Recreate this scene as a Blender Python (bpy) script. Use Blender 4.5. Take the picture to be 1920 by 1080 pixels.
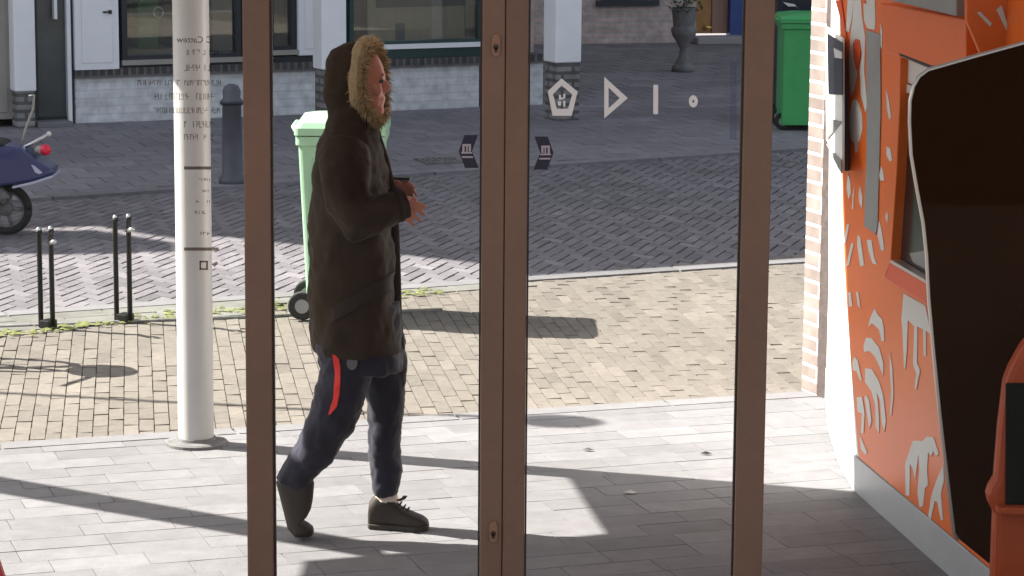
import bpy, math, random
from mathutils import Vector, Matrix, Euler
R = math.radians
random.seed(7)
scene = bpy.context.scene
for o in list(bpy.data.objects):
    bpy.data.objects.remove(o)

# ------------------------------------------------------------------ camera
F, CAMH, PITCH, ROLL = 5063.0, 2.58, R(9.74), R(0.42)
right0, fwd, up0 = Vector((1, 0, 0)), Vector((0, math.cos(PITCH), -math.sin(PITCH))), Vector((0, math.sin(PITCH), math.cos(PITCH)))
cr = right0 * math.cos(ROLL) + up0 * math.sin(ROLL)
cu = up0 * math.cos(ROLL) - right0 * math.sin(ROLL)
cam_d = bpy.data.cameras.new("camera")
cam = bpy.data.objects.new("camera", cam_d)
scene.collection.objects.link(cam)
m = Matrix((cr, cu, -fwd)).transposed().to_4x4()
m.translation = (0, 0, CAMH)
cam.matrix_world = m
cam_d.sensor_width = 36
cam_d.lens = F / 1920 * 36
cam_d.clip_start, cam_d.clip_end = 0.1, 1000
scene.camera = cam
CAM = Vector((0, 0, CAMH))

# ------------------------------------------------------------------ light
SUN_AZ, SUN_EL = R(17), R(42)
SDIR = Vector((math.cos(SUN_AZ), -math.sin(SUN_AZ), 0))          # the way shadows fall on the ground
TO_SUN = Vector((-SDIR.x * math.cos(SUN_EL), -SDIR.y * math.cos(SUN_EL), math.sin(SUN_EL)))
COT = 1 / math.tan(SUN_EL)
world = bpy.data.worlds.new("World")
scene.world = world
world.use_nodes = True
wn = world.node_tree
sky = wn.nodes.new("ShaderNodeTexSky")
sky.sky_type = 'NISHITA'
sky.sun_disc = False
sky.sun_elevation = SUN_EL
sky.sun_rotation = math.atan2(TO_SUN.x, TO_SUN.y)
sky.dust_density = 2.5
hs_ = wn.nodes.new("ShaderNodeHueSaturation")
hs_.inputs["Saturation"].default_value = 0.5
wn.links.new(sky.outputs[0], hs_.inputs["Color"])
wn.links.new(hs_.outputs[0], wn.nodes["Background"].inputs[0])
wn.nodes["Background"].inputs[1].default_value = 0.068
sun_d = bpy.data.lights.new("sun", 'SUN')
sun_d.energy = 4.4
sun_d.angle = R(0.4)
sun_d.color = (1.0, 0.95, 0.88)
sun = bpy.data.objects.new("sun", sun_d)
sun.rotation_euler = TO_SUN.to_track_quat('Z', 'Y').to_euler()
sun.location = (-10, 5, 20)
scene.collection.objects.link(sun)
vs = scene.view_settings
vs.view_transform = 'Standard'
vs.look = 'None'
vs.exposure = 1.95
vs.gamma = 1

# ------------------------------------------------------------------ measuring helpers
def ray(px, py):
    return (fwd + cr * ((px - 960) / F) - cu * ((py - 540) / F))
def G(px, py, z=0.0):
    d = ray(px, py)
    return CAM + d * ((z - CAMH) / d.z)
def YP(px, py, Y):
    d = ray(px, py)
    return CAM + d * (Y / d.y)
def onplane(px, py, p, n):
    d = ray(px, py)
    return CAM + d * ((p - CAM).dot(n) / d.dot(n))

# ------------------------------------------------------------------ object helpers
COL = scene.collection.objects
WLOC = {}
def tag(o, label=None, cat=None, group=None, kind=None):
    if label: o['label'] = label
    if cat: o['category'] = cat
    if group: o['group'] = group
    if kind: o['kind'] = kind
    return o
def thing(name, label, cat, loc=(0, 0, 0), rotz=0, group=None):
    o = bpy.data.objects.new(name, None)
    o.empty_display_size = 0.2
    COL.link(o)
    o.location = loc
    o.rotation_euler = (0, 0, rotz)
    WLOC[o.name] = (Vector(loc), rotz)
    return tag(o, label, cat, group)

class MB:
    def __init__(s):
        s.v, s.f, s.t = [], [], []
    def add(s, vs, fs, tint=None):
        b = len(s.v)
        s.v += [Vector(x) for x in vs]
        s.f += [[i + b for i in f] for f in fs]
        if tint is not None:
            s.t += [tint] * len(fs)
        return s
    def box(s, x0, x1, y0, y1, z0, z1, tint=None):
        vs = [(x, y, z) for x in (x0, x1) for y in (y0, y1) for z in (z0, z1)]
        return s.add(vs, [(0, 1, 3, 2), (4, 6, 7, 5), (0, 4, 5, 1), (2, 3, 7, 6), (0, 2, 6, 4), (1, 5, 7, 3)], tint)
    def obox(s, c, ax, ay, az, hx, hy, hz):
        c, ax, ay, az = Vector(c), Vector(ax), Vector(ay), Vector(az)
        vs = [c + ax * (hx * i) + ay * (hy * j) + az * (hz * k) for i in (-1, 1) for j in (-1, 1) for k in (-1, 1)]
        return s.add(vs, [(0, 1, 3, 2), (4, 6, 7, 5), (0, 4, 5, 1), (2, 3, 7, 6), (0, 2, 6, 4), (1, 5, 7, 3)])
    def prism(s, pts, off):
        """closed outline (3D points) given thickness by the vector off"""
        n = len(pts)
        off = Vector(off)
        vs = [Vector(p) for p in pts] + [Vector(p) + off for p in pts]
        fs = [list(range(n)), list(range(2 * n - 1, n - 1, -1))]
        fs += [(i, i + n, (i + 1) % n + n, (i + 1) % n) for i in range(n)]
        return s.add(vs, fs)
    def tube(s, pts, r, n=10, cap=True, flat=None):
        pts = [Vector(p) for p in pts]
        rs = r if isinstance(r, (list, tuple)) else [r] * len(pts)
        base, fs, vs = 0, [], []
        ref = None
        for i, p in enumerate(pts):
            t = (pts[min(i + 1, len(pts) - 1)] - pts[max(i - 1, 0)]).normalized()
            if ref is None:
                ref = Vector((0, 0, 1)) if abs(t.z) < .9 else Vector((1, 0, 0))
            a = t.cross(ref).normalized()
            b = a.cross(t).normalized()
            ref = b
            for k in range(n):
                w = 2 * math.pi * k / n
                vs.append(p + a * (rs[i] * math.cos(w)) + b * (rs[i] * math.sin(w)))
        for i in range(len(pts) - 1):
            for k in range(n):
                fs.append((i * n + k, i * n + (k + 1) % n, (i + 1) * n + (k + 1) % n, (i + 1) * n + k))
        if cap:
            fs.append(list(range(n))[::-1])
            fs.append([(len(pts) - 1) * n + k for k in range(n)])
        return s.add(vs, fs)
    def lathe(s, c, prof, n=24):
        c = Vector(c)
        vs, fs = [], []
        for r, z in prof:
            for k in range(n):
                w = 2 * math.pi * k / n
                vs.append(c + Vector((r * math.cos(w), r * math.sin(w), z)))
        for i in range(len(prof) - 1):
            for k in range(n):
                fs.append((i * n + k, i * n + (k + 1) % n, (i + 1) * n + (k + 1) % n, (i + 1) * n + k))
        fs.append(list(range(n))[::-1])
        fs.append([(len(prof) - 1) * n + k for k in range(n)])
        return s.add(vs, fs)
    def ell(s, c, rx, ry, rz, rot=None, nu=16, nv=10):
        c = Vector(c)
        vs, fs = [], []
        M3 = rot or Matrix.Identity(3)
        vs.append(c + M3 @ Vector((0, 0, -rz)))
        for j in range(1, nv):
            a = -math.pi / 2 + math.pi * j / nv
            for i in range(nu):
                b = 2 * math.pi * i / nu
                vs.append(c + M3 @ Vector((rx * math.cos(a) * math.cos(b), ry * math.cos(a) * math.sin(b), rz * math.sin(a))))
        vs.append(c + M3 @ Vector((0, 0, rz)))
        for i in range(nu):
            fs.append((0, 1 + (i + 1) % nu, 1 + i))
        for j in range(nv - 2):
            for i in range(nu):
                a0 = 1 + j * nu
                fs.append((a0 + i, a0 + (i + 1) % nu, a0 + nu + (i + 1) % nu, a0 + nu + i))
        top = len(vs) - 1
        a0 = 1 + (nv - 2) * nu
        for i in range(nu):
            fs.append((a0 + i, a0 + (i + 1) % nu, top))
        return s.add(vs, fs)
    def loft(s, rings, cap=True):
        n = len(rings[0])
        vs = [p for r in rings for p in r]
        fs = []
        for i in range(len(rings) - 1):
            for k in range(n):
                fs.append((i * n + k, i * n + (k + 1) % n, (i + 1) * n + (k + 1) % n, (i + 1) * n + k))
        if cap:
            fs.append(list(range(n))[::-1])
            fs.append([(len(rings) - 1) * n + k for k in range(n)])
        return s.add(vs, fs)
    def build(s, name, mat, parent=None, smooth=False, bevel=0, local=False, origin=None, recalc=True):
        """local=True: the vertices are already in the parent's own axes"""
        vs = s.v
        me = bpy.data.meshes.new(name)
        o = bpy.data.objects.new(name, me)
        COL.link(o)
        if parent is not None:
            loc, rz = WLOC[parent.name]
            if not local:
                q = Matrix.Rotation(-rz, 3, 'Z')
                vs = [q @ (v - loc) for v in vs]
            o.parent = parent
            WLOC[o.name] = (loc, rz)
        elif origin is not None:
            org = Vector(origin)
            vs = [v - org for v in vs]
            o.location = org
            WLOC[o.name] = (org, 0)
        else:
            WLOC[o.name] = (Vector((0, 0, 0)), 0)
        me.from_pydata([tuple(v) for v in vs], [], s.f)
        if s.t:
            at = me.attributes.new("tint", 'FLOAT', 'FACE')
            at.data.foreach_set("value", s.t)
        me.materials.append(mat)
        if recalc:
            import bmesh
            bm = bmesh.new(); bm.from_mesh(me)
            bmesh.ops.recalc_face_normals(bm, faces=bm.faces)
            bm.to_mesh(me); bm.free()
        if smooth:
            for p in me.polygons: p.use_smooth = True
        if bevel:
            b = o.modifiers.new("bevel", 'BEVEL')
            b.width = bevel; b.segments = 2; b.limit_method = 'ANGLE'
        return o

# ------------------------------------------------------------------ materials
def M(name, rgb, rough=.6, noise=None, bump=None, metal=0, spec=.4, tint=0, sheen=0, coat=0):
    mt = bpy.data.materials.new(name)
    mt.use_nodes = True
    nt = mt.node_tree
    b = nt.nodes["Principled BSDF"]
    b.inputs["Base Color"].default_value = (*rgb, 1)
    b.inputs["Roughness"].default_value = rough
    b.inputs["Metallic"].default_value = metal
    b.inputs["Specular IOR Level"].default_value = spec
    if sheen: b.inputs["Sheen Weight"].default_value = sheen
    if coat: b.inputs["Coat Weight"].default_value = coat
    tc = nt.nodes.new("ShaderNodeTexCoord")
    fac = None
    if noise:
        n = nt.nodes.new("ShaderNodeTexNoise")
        n.inputs["Scale"].default_value = noise[0]
        n.inputs["Detail"].default_value = 6
        n.inputs["Roughness"].default_value = .65
        nt.links.new(tc.outputs["Object"], n.inputs["Vector"])
        mr = nt.nodes.new("ShaderNodeMapRange")
        mr.inputs[1].default_value, mr.inputs[2].default_value = .3, .7
        mr.inputs[3].default_value, mr.inputs[4].default_value = 1 - noise[1], 1 + noise[1]
        nt.links.new(n.outputs[0], mr.inputs[0])
        fac = mr.outputs[0]
        if len(noise) > 2:
            n2 = nt.nodes.new("ShaderNodeTexNoise")
            n2.inputs["Scale"].default_value = noise[2]
            n2.inputs["Detail"].default_value = 3
            nt.links.new(tc.outputs["Object"], n2.inputs["Vector"])
            mr2 = nt.nodes.new("ShaderNodeMapRange")
            mr2.inputs[1].default_value, mr2.inputs[2].default_value = .3, .7
            mr2.inputs[3].default_value, mr2.inputs[4].default_value = 1 - noise[3], 1 + noise[3]
            nt.links.new(n2.outputs[0], mr2.inputs[0])
            mu = nt.nodes.new("ShaderNodeMath"); mu.operation = 'MULTIPLY'
            nt.links.new(fac, mu.inputs[0]); nt.links.new(mr2.outputs[0], mu.inputs[1])
            fac = mu.outputs[0]
    if tint:
        at = nt.nodes.new("ShaderNodeAttribute"); at.attribute_name = "tint"
        ma = nt.nodes.new("ShaderNodeMath"); ma.operation = 'MULTIPLY_ADD'
        ma.inputs[1].default_value = tint; ma.inputs[2].default_value = 1
        nt.links.new(at.outputs["Fac"], ma.inputs[0])
        if fac is not None:
            mu = nt.nodes.new("ShaderNodeMath"); mu.operation = 'MULTIPLY'
            nt.links.new(fac, mu.inputs[0]); nt.links.new(ma.outputs[0], mu.inputs[1])
            fac = mu.outputs[0]
        else:
            fac = ma.outputs[0]
    if fac is not None:
        vm = nt.nodes.new("ShaderNodeVectorMath"); vm.operation = 'SCALE'
        vm.inputs[0].default_value = rgb
        nt.links.new(fac, vm.inputs["Scale"])
        nt.links.new(vm.outputs[0], b.inputs["Base Color"])
    if bump:
        n = nt.nodes.new("ShaderNodeTexNoise")
        n.inputs["Scale"].default_value = bump[0]
        n.inputs["Detail"].default_value = 5
        nt.links.new(tc.outputs["Object"], n.inputs["Vector"])
        bp = nt.nodes.new("ShaderNodeBump")
        bp.inputs["Strength"].default_value = bump[1]
        bp.inputs["Distance"].default_value = bump[2] if len(bump) > 2 else .01
        nt.links.new(n.outputs[0], bp.inputs["Height"])
        nt.links.new(bp.outputs[0], b.inputs["Normal"])
    return mt

def brick_mat(name, c1, c2, mortar, bw=.21, bh=.065, gap=.01, axis='x', rough=.8, bump=.6):
    mt = bpy.data.materials.new(name)
    mt.use_nodes = True
    nt = mt.node_tree
    b = nt.nodes["Principled BSDF"]
    b.inputs["Roughness"].default_value = rough
    tc = nt.nodes.new("ShaderNodeTexCoord")
    sp = nt.nodes.new("ShaderNodeSeparateXYZ")
    nt.links.new(tc.outputs["Object"], sp.inputs[0])
    ad = nt.nodes.new("ShaderNodeMath"); ad.operation = 'ADD'
    nt.links.new(sp.outputs[0], ad.inputs[0]); nt.links.new(sp.outputs[1], ad.inputs[1])
    cb = nt.nodes.new("ShaderNodeCombineXYZ")
    nt.links.new(ad.outputs[0], cb.inputs[0]); nt.links.new(sp.outputs[2], cb.inputs[1])
    br = nt.nodes.new("ShaderNodeTexBrick")
    br.inputs["Color1"].default_value = (*c1, 1)
    br.inputs["Color2"].default_value = (*c2, 1)
    br.inputs["Mortar"].default_value = (*mortar, 1)
    br.inputs["Scale"].default_value = 1
    br.inputs["Mortar Size"].default_value = gap
    br.inputs["Mortar Smooth"].default_value = .2
    br.inputs["Brick Width"].default_value = bw
    br.inputs["Row Height"].default_value = bh
    nt.links.new(cb.outputs[0], br.inputs["Vector"])
    n = nt.nodes.new("ShaderNodeTexNoise"); n.inputs["Scale"].default_value = 9; n.inputs["Detail"].default_value = 5
    nt.links.new(tc.outputs["Object"], n.inputs["Vector"])
    mr = nt.nodes.new("ShaderNodeMapRange")
    mr.inputs[1].default_value, mr.inputs[2].default_value, mr.inputs[3].default_value, mr.inputs[4].default_value = .3, .7, .75, 1.2
    nt.links.new(n.outputs[0], mr.inputs[0])
    vm = nt.nodes.new("ShaderNodeVectorMath"); vm.operation = 'SCALE'
    nt.links.new(br.outputs["Color"], vm.inputs[0]); nt.links.new(mr.outputs[0], vm.inputs["Scale"])
    nt.links.new(vm.outputs[0], b.inputs["Base Color"])
    bp = nt.nodes.new("ShaderNodeBump"); bp.inputs["Strength"].default_value = bump; bp.inputs["Distance"].default_value = .008
    bp.invert = True
    nt.links.new(br.outputs["Fac"], bp.inputs["Height"])
    nt.links.new(bp.outputs[0], b.inputs["Normal"])
    return mt

def glass_mat(name, tint=(1, 1, 1), refl=.04):
    mt = bpy.data.materials.new(name)
    mt.use_nodes = True
    nt = mt.node_tree
    nt.nodes.remove(nt.nodes["Principled BSDF"])
    out = nt.nodes["Material Output"]
    tr = nt.nodes.new("ShaderNodeBsdfTransparent"); tr.inputs[0].default_value = (*tint, 1)
    gl = nt.nodes.new("ShaderNodeBsdfGlossy"); gl.inputs["Roughness"].default_value = .02
    mx = nt.nodes.new("ShaderNodeMixShader"); 
    lw = nt.nodes.new("ShaderNodeFresnel"); lw.inputs[0].default_value = 1.4
    ma = nt.nodes.new("ShaderNodeMath"); ma.operation = 'MULTIPLY'; ma.inputs[1].default_value = refl / .028
    nt.links.new(lw.outputs[0], ma.inputs[0])
    nt.links.new(ma.outputs[0], mx.inputs[0])
    nt.links.new(tr.outputs[0], mx.inputs[1]); nt.links.new(gl.outputs[0], mx.inputs[2])
    nt.links.new(mx.outputs[0], out.inputs[0])
    return mt

m_base = M("joint_sand", (.030, .027, .026), .95, (3, .3))
m_road = M("clinker_pavers", (.146, .132, .143), .75, (14, .18, .6, .12), (60, .2), tint=.12)
m_walk = M("pavement_tiles", (.186, .170, .184), .8, (10, .18, .5, .14), (50, .2), tint=.08)
m_gutter = M("gutter_concrete", (.146, .140, .127), .85, (7, .2, .9, .12), (40, .2), tint=.06)
m_plaza = M("yellow_clinkers", (.152, .131, .113), .8, (20, .16, .8, .1), (70, .25), tint=.075)
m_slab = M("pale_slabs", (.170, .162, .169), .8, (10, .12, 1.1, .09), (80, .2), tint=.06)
m_moss = M("moss", (.16, .17, .06), .95, (16, .5))
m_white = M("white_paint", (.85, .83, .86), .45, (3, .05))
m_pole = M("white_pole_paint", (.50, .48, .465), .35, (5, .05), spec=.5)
m_bwhite = brick_mat("white_painted_brick", (.66, .65, .67), (.63, .62, .64), (.60, .59, .61), .22, .07, .009, bump=.5)
m_bgrey = brick_mat("grey_plinth_brick", (.21, .19, .19), (.27, .25, .25), (.10, .095, .095), .21, .07, .016)
m_bbrown = brick_mat("brown_brick", (.56, .41, .37), (.47, .35, .32), (.45, .40, .38), .21, .062, .012)
m_bpier = brick_mat("pier_brick", (.21, .165, .15), (.26, .205, .185), (.55, .52, .50), .62, .0655, .009)
m_rowlock = brick_mat("dark_rowlock", (.05, .045, .045), (.08, .07, .07), (.13, .12, .12), .07, .2, .014)
m_dark = M("dark_frame_paint", (.022, .026, .034), .4)
m_greenfr = M("dark_green_frame", (.02, .05, .05), .4)
m_black = M("black_metal", (.012, .012, .012), .35, metal=.2)
m_brown = M("bronze_frame", (.152, .083, .054), .42, (30, .06, 1.3, .14), (160, .05), spec=.35)
m_browndk = M("bronze_gasket", (.03, .018, .012), .6)
m_glass = glass_mat("door_glass", (.97, .985, .975), .004)
m_shopglass = glass_mat("shop_glass", (.86, .88, .85), .13)
m_lens = M("dark_glass", (.012, .012, .015), .2, spec=.35)
m_orange = M("orange_panel", (.74, .145, .022), .3, (2, .04), spec=.32)
m_orange2 = M("deep_orange_plastic", (.70, .085, .022), .4, (3, .06))
m_graphic = M("grey_graphic_print", (.60, .585, .57), .4)
m_grey = M("grey_tape", (.25, .25, .25), .5, (8, .08))
m_alu = M("brushed_plinth", (.47, .48, .50), .42, (6, .06), metal=.35)
m_silver = M("silver_edge", (.62, .56, .53), .3, metal=.8)
m_shield = M("brown_shield", (.026, .009, .0036), .9, (3, .1), spec=0)
m_kwhite = M("kiosk_white", (.85, .85, .84), .4)
m_green = M("green_plastic", (.05, .33, .10), .42, (5, .08))
m_greenpale = M("pale_green_bin", (.29, .46, .31), .42, (6, .06))
m_blue = M("blue_paint", (.028, .06, .22), .45, (4, .15))
m_navy = M("navy_sticker", (.006, .006, .022), .4)
m_sticker = M("white_sticker", (.62, .58, .55), .5)
m_letter = M("dark_lettering", (.05, .04, .035), .6)
m_bollard = M("bollard_paint", (.085, .082, .10), .5, (8, .15))
m_stone = M("weathered_stone", (.16, .15, .15), .85, (12, .3), (30, .4))
m_leafm = M("planter_leaves", (.06, .09, .04), .7, (12, .4))
m_wood = M("ochre_wood", (.35, .17, .05), .5, (9, .2))
m_pinkwall = M("pinkish_plaster", (.30, .17, .13), .8)
m_red = M("red_plastic", (.45, .02, .015), .35)
m_redlens = M("red_lens", (.7, .02, .06), .2)
m_scooter = M("blue_scooter_paint", (.03, .035, .115), .3, coat=.4)
m_scooterl = M("pale_trim", (.42, .42, .55), .3)
m_rubber = M("rubber", (.02, .02, .02), .8)
m_steel = M("steel", (.55, .55, .56), .3, metal=.9)
m_wintan = M("reflection_and_shelf_tan", (.62, .53, .43), .8, (1.5, .12))  # puts the sunlit plaza's reflection into the window colour; also on the shelf
m_curtain = M("grey_curtain", (.34, .31, .28), .8, (2, .1))
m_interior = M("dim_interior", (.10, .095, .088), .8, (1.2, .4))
m_greenrefl = M("green_reflection", (.10, .24, .11), .6)
m_doorglass = M("door_dark_infill", (.075, .085, .085), .18, (1.5, .3), spec=.6)
m_jacket = M("parka_cloth", (.0285, .0158, .0088), .75, (9, .25, 2.2, .15), (24, .12, .006), sheen=.02, spec=.15)
m_jacketdk = M("parka_dark_cloth", (.026, .016, .013), .75, (9, .2), (60, .2, .004), spec=.2)
m_trouser = M("navy_trousers", (.016, .0145, .027), .75, (12, .25, 3, .2), (60, .3, .004), sheen=.12, spec=.2)
m_stripe = M("red_stripe_cloth", (.72, .03, .02), .6)
m_emblem = M("grey_emblem_print", (.11, .10, .105), .6)
m_skin = M("skin", (.43, .165, .11), .5, (20, .08))
m_fur = M("fur", (.46, .325, .18), .75, (25, .3), tint=.55)
m_shoe = M("dark_shoe", (.026, .017, .012), .65, (20, .2), (70, .3, .003))
m_sole = M("shoe_sole", (.03, .022, .017), .7)
m_sock = M("pale_sock", (.62, .50, .42), .8)
m_hair = M("dark_hair", (.03, .02, .012), .6)

# ------------------------------------------------------------------ ground
STREET = R(20)
SU = Vector((math.cos(STREET), math.sin(STREET), 0))
mb = MB()
mb.add([(-200, -60, -.016), (200, -60, -.016), (200, 300, -.016), (-200, 300, -.016)], [(0, 1, 2, 3)])
tag(mb.build("ground", m_base), kind='structure')

def line_px(p, q):
    a, b = G(*p), G(*q)
    return a, (b - a).normalized()
def side(a, d, p):             # >0: farther than the line (seen from the camera)
    return d.x * (p.y - a.y) - d.y * (p.x - a.x)
K1 = line_px((100, 373), (1400, 288))      # kerb between far pavement and road
B2 = line_px((0, 580), (905, 520))         # road / gutter
B3 = line_px((0, 628), (905, 538))         # gutter / plaza
B4 = line_px((0, 830), (1440, 738))        # plaza / pale slabs

def paver(mb, c, L, W, th, gap, jit=.0016, ch=.004, gl=None):
    th += random.gauss(0, .006)
    ca, sa = math.cos(th), math.sin(th)
    hx, hy = L / 2 - (gap if gl is None else gl) / 2, W / 2 - gap / 2
    z = random.uniform(-jit, jit)
    tx, ty = random.uniform(-jit, jit), random.uniform(-jit, jit)
    vs = []
    for k, (ex, zz) in enumerate(((ch, 0), (0, -.014))):
        for sx, sy in ((-1, -1), (1, -1), (1, 1), (-1, 1)):
            x, y = sx * (hx - ex), sy * (hy - ex)
            vs.append((c[0] + x * ca - y * sa, c[1] + x * sa + y * ca, z + sx * tx + sy * ty + zz))
    t = random.gauss(0, 1)
    mb.add(vs, [(0, 1, 2, 3), (4, 5, 1, 0), (5, 6, 2, 1), (6, 7, 3, 2), (7, 4, 0, 3)], max(-2.2, min(2.2, t)))

def herring(name, mat, test, origin, base, th, W, k, gap, ext, ch=.004, gap2=None, q=1.0):
    gap2 = gap if gap2 is None else gap2
    mb = MB()
    ca, sa = math.cos(th), math.sin(th)
    cb, sb = math.cos(base), math.sin(base)
    def place(v):                      # the whole bond turned along the street, stretched q times across it
        return Vector((origin[0] + v.x * cb - v.y * q * sb, origin[1] + v.x * sb + v.y * q * cb, v.z - .006))
    n = int(ext / W)
    for j in range(-n, n):
        for i in range(-n, n):
            r = (i - j) % (2 * k)
            if r == 0:
                lx, ly, tt, ga, gb = (i + k / 2) * W, (j + .5) * W, th, gap, gap2
            elif k <= r and (j - (i - 2 * k + 1)) % (2 * k) == 0:
                lx, ly, tt, ga, gb = (i + .5) * W, (j + k / 2) * W, th + math.pi / 2, gap2, gap
            else:
                continue
            c = (lx * ca - ly * sa, lx * sa + ly * ca)
            if test(place(Vector((c[0], c[1], 0)))):
                paver(mb, c, W * k, W, tt, ga, ch=ch, gl=gb)
    mb.v = [place(v) for v in mb.v]
    return tag(mb.build(name, mat, recalc=False), kind='structure')

def running(name, mat, test, origin, th, L, W, gap, ext, off=.5, ch=.004, jit=.0016, gl=None, dz=0.0):
    mb = MB()
    ca, sa = math.cos(th), math.sin(th)
    for j in range(int(-ext / W), int(ext / W)):
        o = random.random() * L if off is None else (j * off % 1) * L
        for i in range(int(-ext / L), int(ext / L)):
            lx, ly = i * L + o, j * W
            c = Vector((origin[0] + lx * ca - ly * sa, origin[1] + lx * sa + ly * ca, 0))
            if test(c):
                paver(mb, c, L, W, th, gap, jit, ch, gl)
    if dz:
        for v in mb.v: v.z += dz
    return tag(mb.build(name, mat, recalc=False), kind='structure')

XW = lambda c: abs(c.x) < .23 * c.y + 2.2
herring("road", m_road, lambda c: XW(c) and side(*K1, c) < .06 and side(*B2, c) > -.16, (0, 17.5), R(12), R(45), .070, 2, .0085, 9.5, .0015, .0016, 1.8)
running("pavement", m_walk, lambda c: XW(c) and side(*K1, c) > .16 and c.y < 40, (0, 28), STREET, .30, .30, .006, 16, .5, .002, .001)
gut_w = .30
running("gutter", m_gutter, lambda c: XW(c) and side(*B2, c) < -.05 and side(*B3, c) > .02, (B2[0].x, B2[0].y), math.atan2(B2[1].y, B2[1].x), .5, .25, .006, 9, .5, .002)
running("plaza", m_plaza, lambda c: XW(c) and side(*B3, c) < .10 and side(*B4, c) > -.09, (0, 13), R(98), .235, .066, .0026, 7.5, .5, .0008, .0016, .0055, -.0055)
running("slab_pavement", m_slab, lambda c: XW(c) and side(*B4, c) < -.14 and c.y > 7.0, (B4[0].x, B4[0].y), math.atan2(B4[1].y, B4[1].x), .34, .152, .0017, 9, None, .0008, .0005)
def strip(name, mat, ln, w0, w1, z0, z1, ext=14):
    a, d = ln
    n = Vector((-d.y, d.x, 0))
    mb = MB()
    c = a - d * 4
    seg = 0.0
    pts = []
    while seg < ext:
        p0, p1 = c + d * seg, c + d * (seg + .985)
        q = [p0 + n * w0, p1 + n * w0, p1 + n * w1, p0 + n * w1]
        mb.prism([v + Vector((0, 0, z0)) for v in q], (0, 0, z1 - z0))
        mb.t += [random.gauss(0, 1)] * 6
        seg += 1.0
    return tag(mb.build(name, mat), kind='structure')
# sanded bed showing in the clinker joints
q0, q1 = B3[0] - B3[1] * 6 - Vector((0, .01, 0)), B3[0] + B3[1] * 10
q2, q3 = B4[0] + B4[1] * 10, B4[0] - B4[1] * 6
mb = MB(); mb.add([(p.x, p.y, -.012) for p in (q0, q1, q2, q3)], [(0, 1, 2, 3)])
tag(mb.build("plaza_bed", M("bed_sand", (.075, .062, .047), .95, (9, .4))), kind='structure')
strip("kerb", m_walk, K1, -.02, .13, -.015, .016)
strip("bright_line_strip", m_slab, B2, -.21, -.08, -.015, .004)  # pale strip added for the bright line along the shadow edge
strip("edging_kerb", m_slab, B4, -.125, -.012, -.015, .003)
# interior floor of the shop
mb = MB(); mb.add([(-12, -4, .004), (12, -4, .004), (12, 7.15, .004), (-12, 7.15, .004)], [(0, 1, 2, 3)])
tag(mb.build("shop_floor", M("shop_floor_tiles", (.20, .16, .135), .35, (5, .1))), kind='structure')
# moss along the gutter joint
mb = MB()
for k in range(420):
    t = random.uniform(-1.0, 2.6)
    a, d = B3
    n = Vector((-d.y, d.x, 0))
    p = a + d * t + n * random.gauss(.02, .05)
    r = random.uniform(.008, .03)
    vs = [(p.x + r * math.cos(w) * random.uniform(.6, 1.5), p.y + r * .5 * math.sin(w), .003 + random.random() * .004) for w in [q * math.pi / 3 for q in range(6)]]
    mb.add(vs + [(p.x, p.y, .012)], [(q, (q + 1) % 6, 6) for q in range(6)])
tag(mb.build("moss", m_moss), kind='stuff', label="yellow green moss along the gutter joint beneath the bicycle racks", cat="moss")

# ------------------------------------------------------------------ shop building across the street (its facade runs along local x)
F0, F1 = G(140, 232), G(920, 200)
FU = (F1 - F0).normalized()
FROT = math.atan2(FU.y, FU.x)
FN = Vector((FU.y, -FU.x, 0))                 # towards the camera
bld = thing("shop_building", "white painted brick shop building with large windows across the street", "building", F0, FROT)
def FL(px, py, off=0.0):                      # pixel -> local (x along the facade, z)
    p = onplane(px, py, F0 + FN * off, FN)
    return (p - F0).dot(FU), p.z
def fbox(mb, x0, y0, x1, y1, off, thick=.04):
    """rectangle seen at pixels (x0,y0)-(x1,y1), its front face off metres proud of the wall plane"""
    xm, ym = (x0 + x1) / 2, (y0 + y1) / 2
    sx0, sx1 = FL(x0, ym, off)[0], FL(x1, ym, off)[0]
    z1, z0 = FL(xm, y0, off)[1], FL(xm, y1, off)[1]
    mb.box(sx0, sx1, -off, -off + thick, z0, z1)
    return sx0, sx1, z0, z1
# shadow outline of the roof on the ground, carried back along the sun to the facade plane
def to_roof(px, py):
    g = G(px, py)
    # g - t*SDIR lies on the facade plane
    t = (g - F0).dot(FN) / SDIR.dot(FN)
    c = g - SDIR * t
    return (c - F0).dot(FU), t / COT
roof = [to_roof(*p) for p in ((-900, 560), (-60, 476), (48, 474), (52, 427), (180, 422), (330, 447), (395, 440), (505, 452), (905, 492), (985, 517), (1500, 485), (2700, 412))]
xl = FL(900, 150)[0] + .55                     # right hand end of the building (corner)
roof = [p for p in roof]
mbw = MB()
prof = []
for i, p in enumerate(roof):
    prof.append(p)
print("ROOF", [(round(a, 2), round(b, 2)) for a, b in roof], "corner", xl)
xr = FL(1020, 150)[0]
# solid upper storeys with that roofline
ztop0 = 2.75
up = [(roof[0][0], ztop0), (xr, ztop0)]
pts = [(x, z) for x, z in roof if x < xr]
last = [(x, z) for x, z in roof if x >= xr]
if last:
    (xa, za), (xb, zb) = pts[-1], last[0]
    pts.append((xr, za + (zb - za) * (xr - xa) / (xb - xa)))
else:
    pts.append((xr, pts[-1][1]))
outline = up + pts[::-1]
mbw.prism([(x, .0, z) for x, z in outline], (0, 7, 0))
mbw.build("upper_storeys", m_bbrown, bld, local=True)
beam = [to_roof(*p) for p in ((44, 437), (190, 435), (336, 458), (336, 470), (120, 477), (44, 475))]
MB().prism([(x, .02, z) for x, z in beam], (0, .12, 0)).build("shadow_bar", m_dark, bld, local=True)  # unseen bar added above the roofline to cast the dark band
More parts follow.
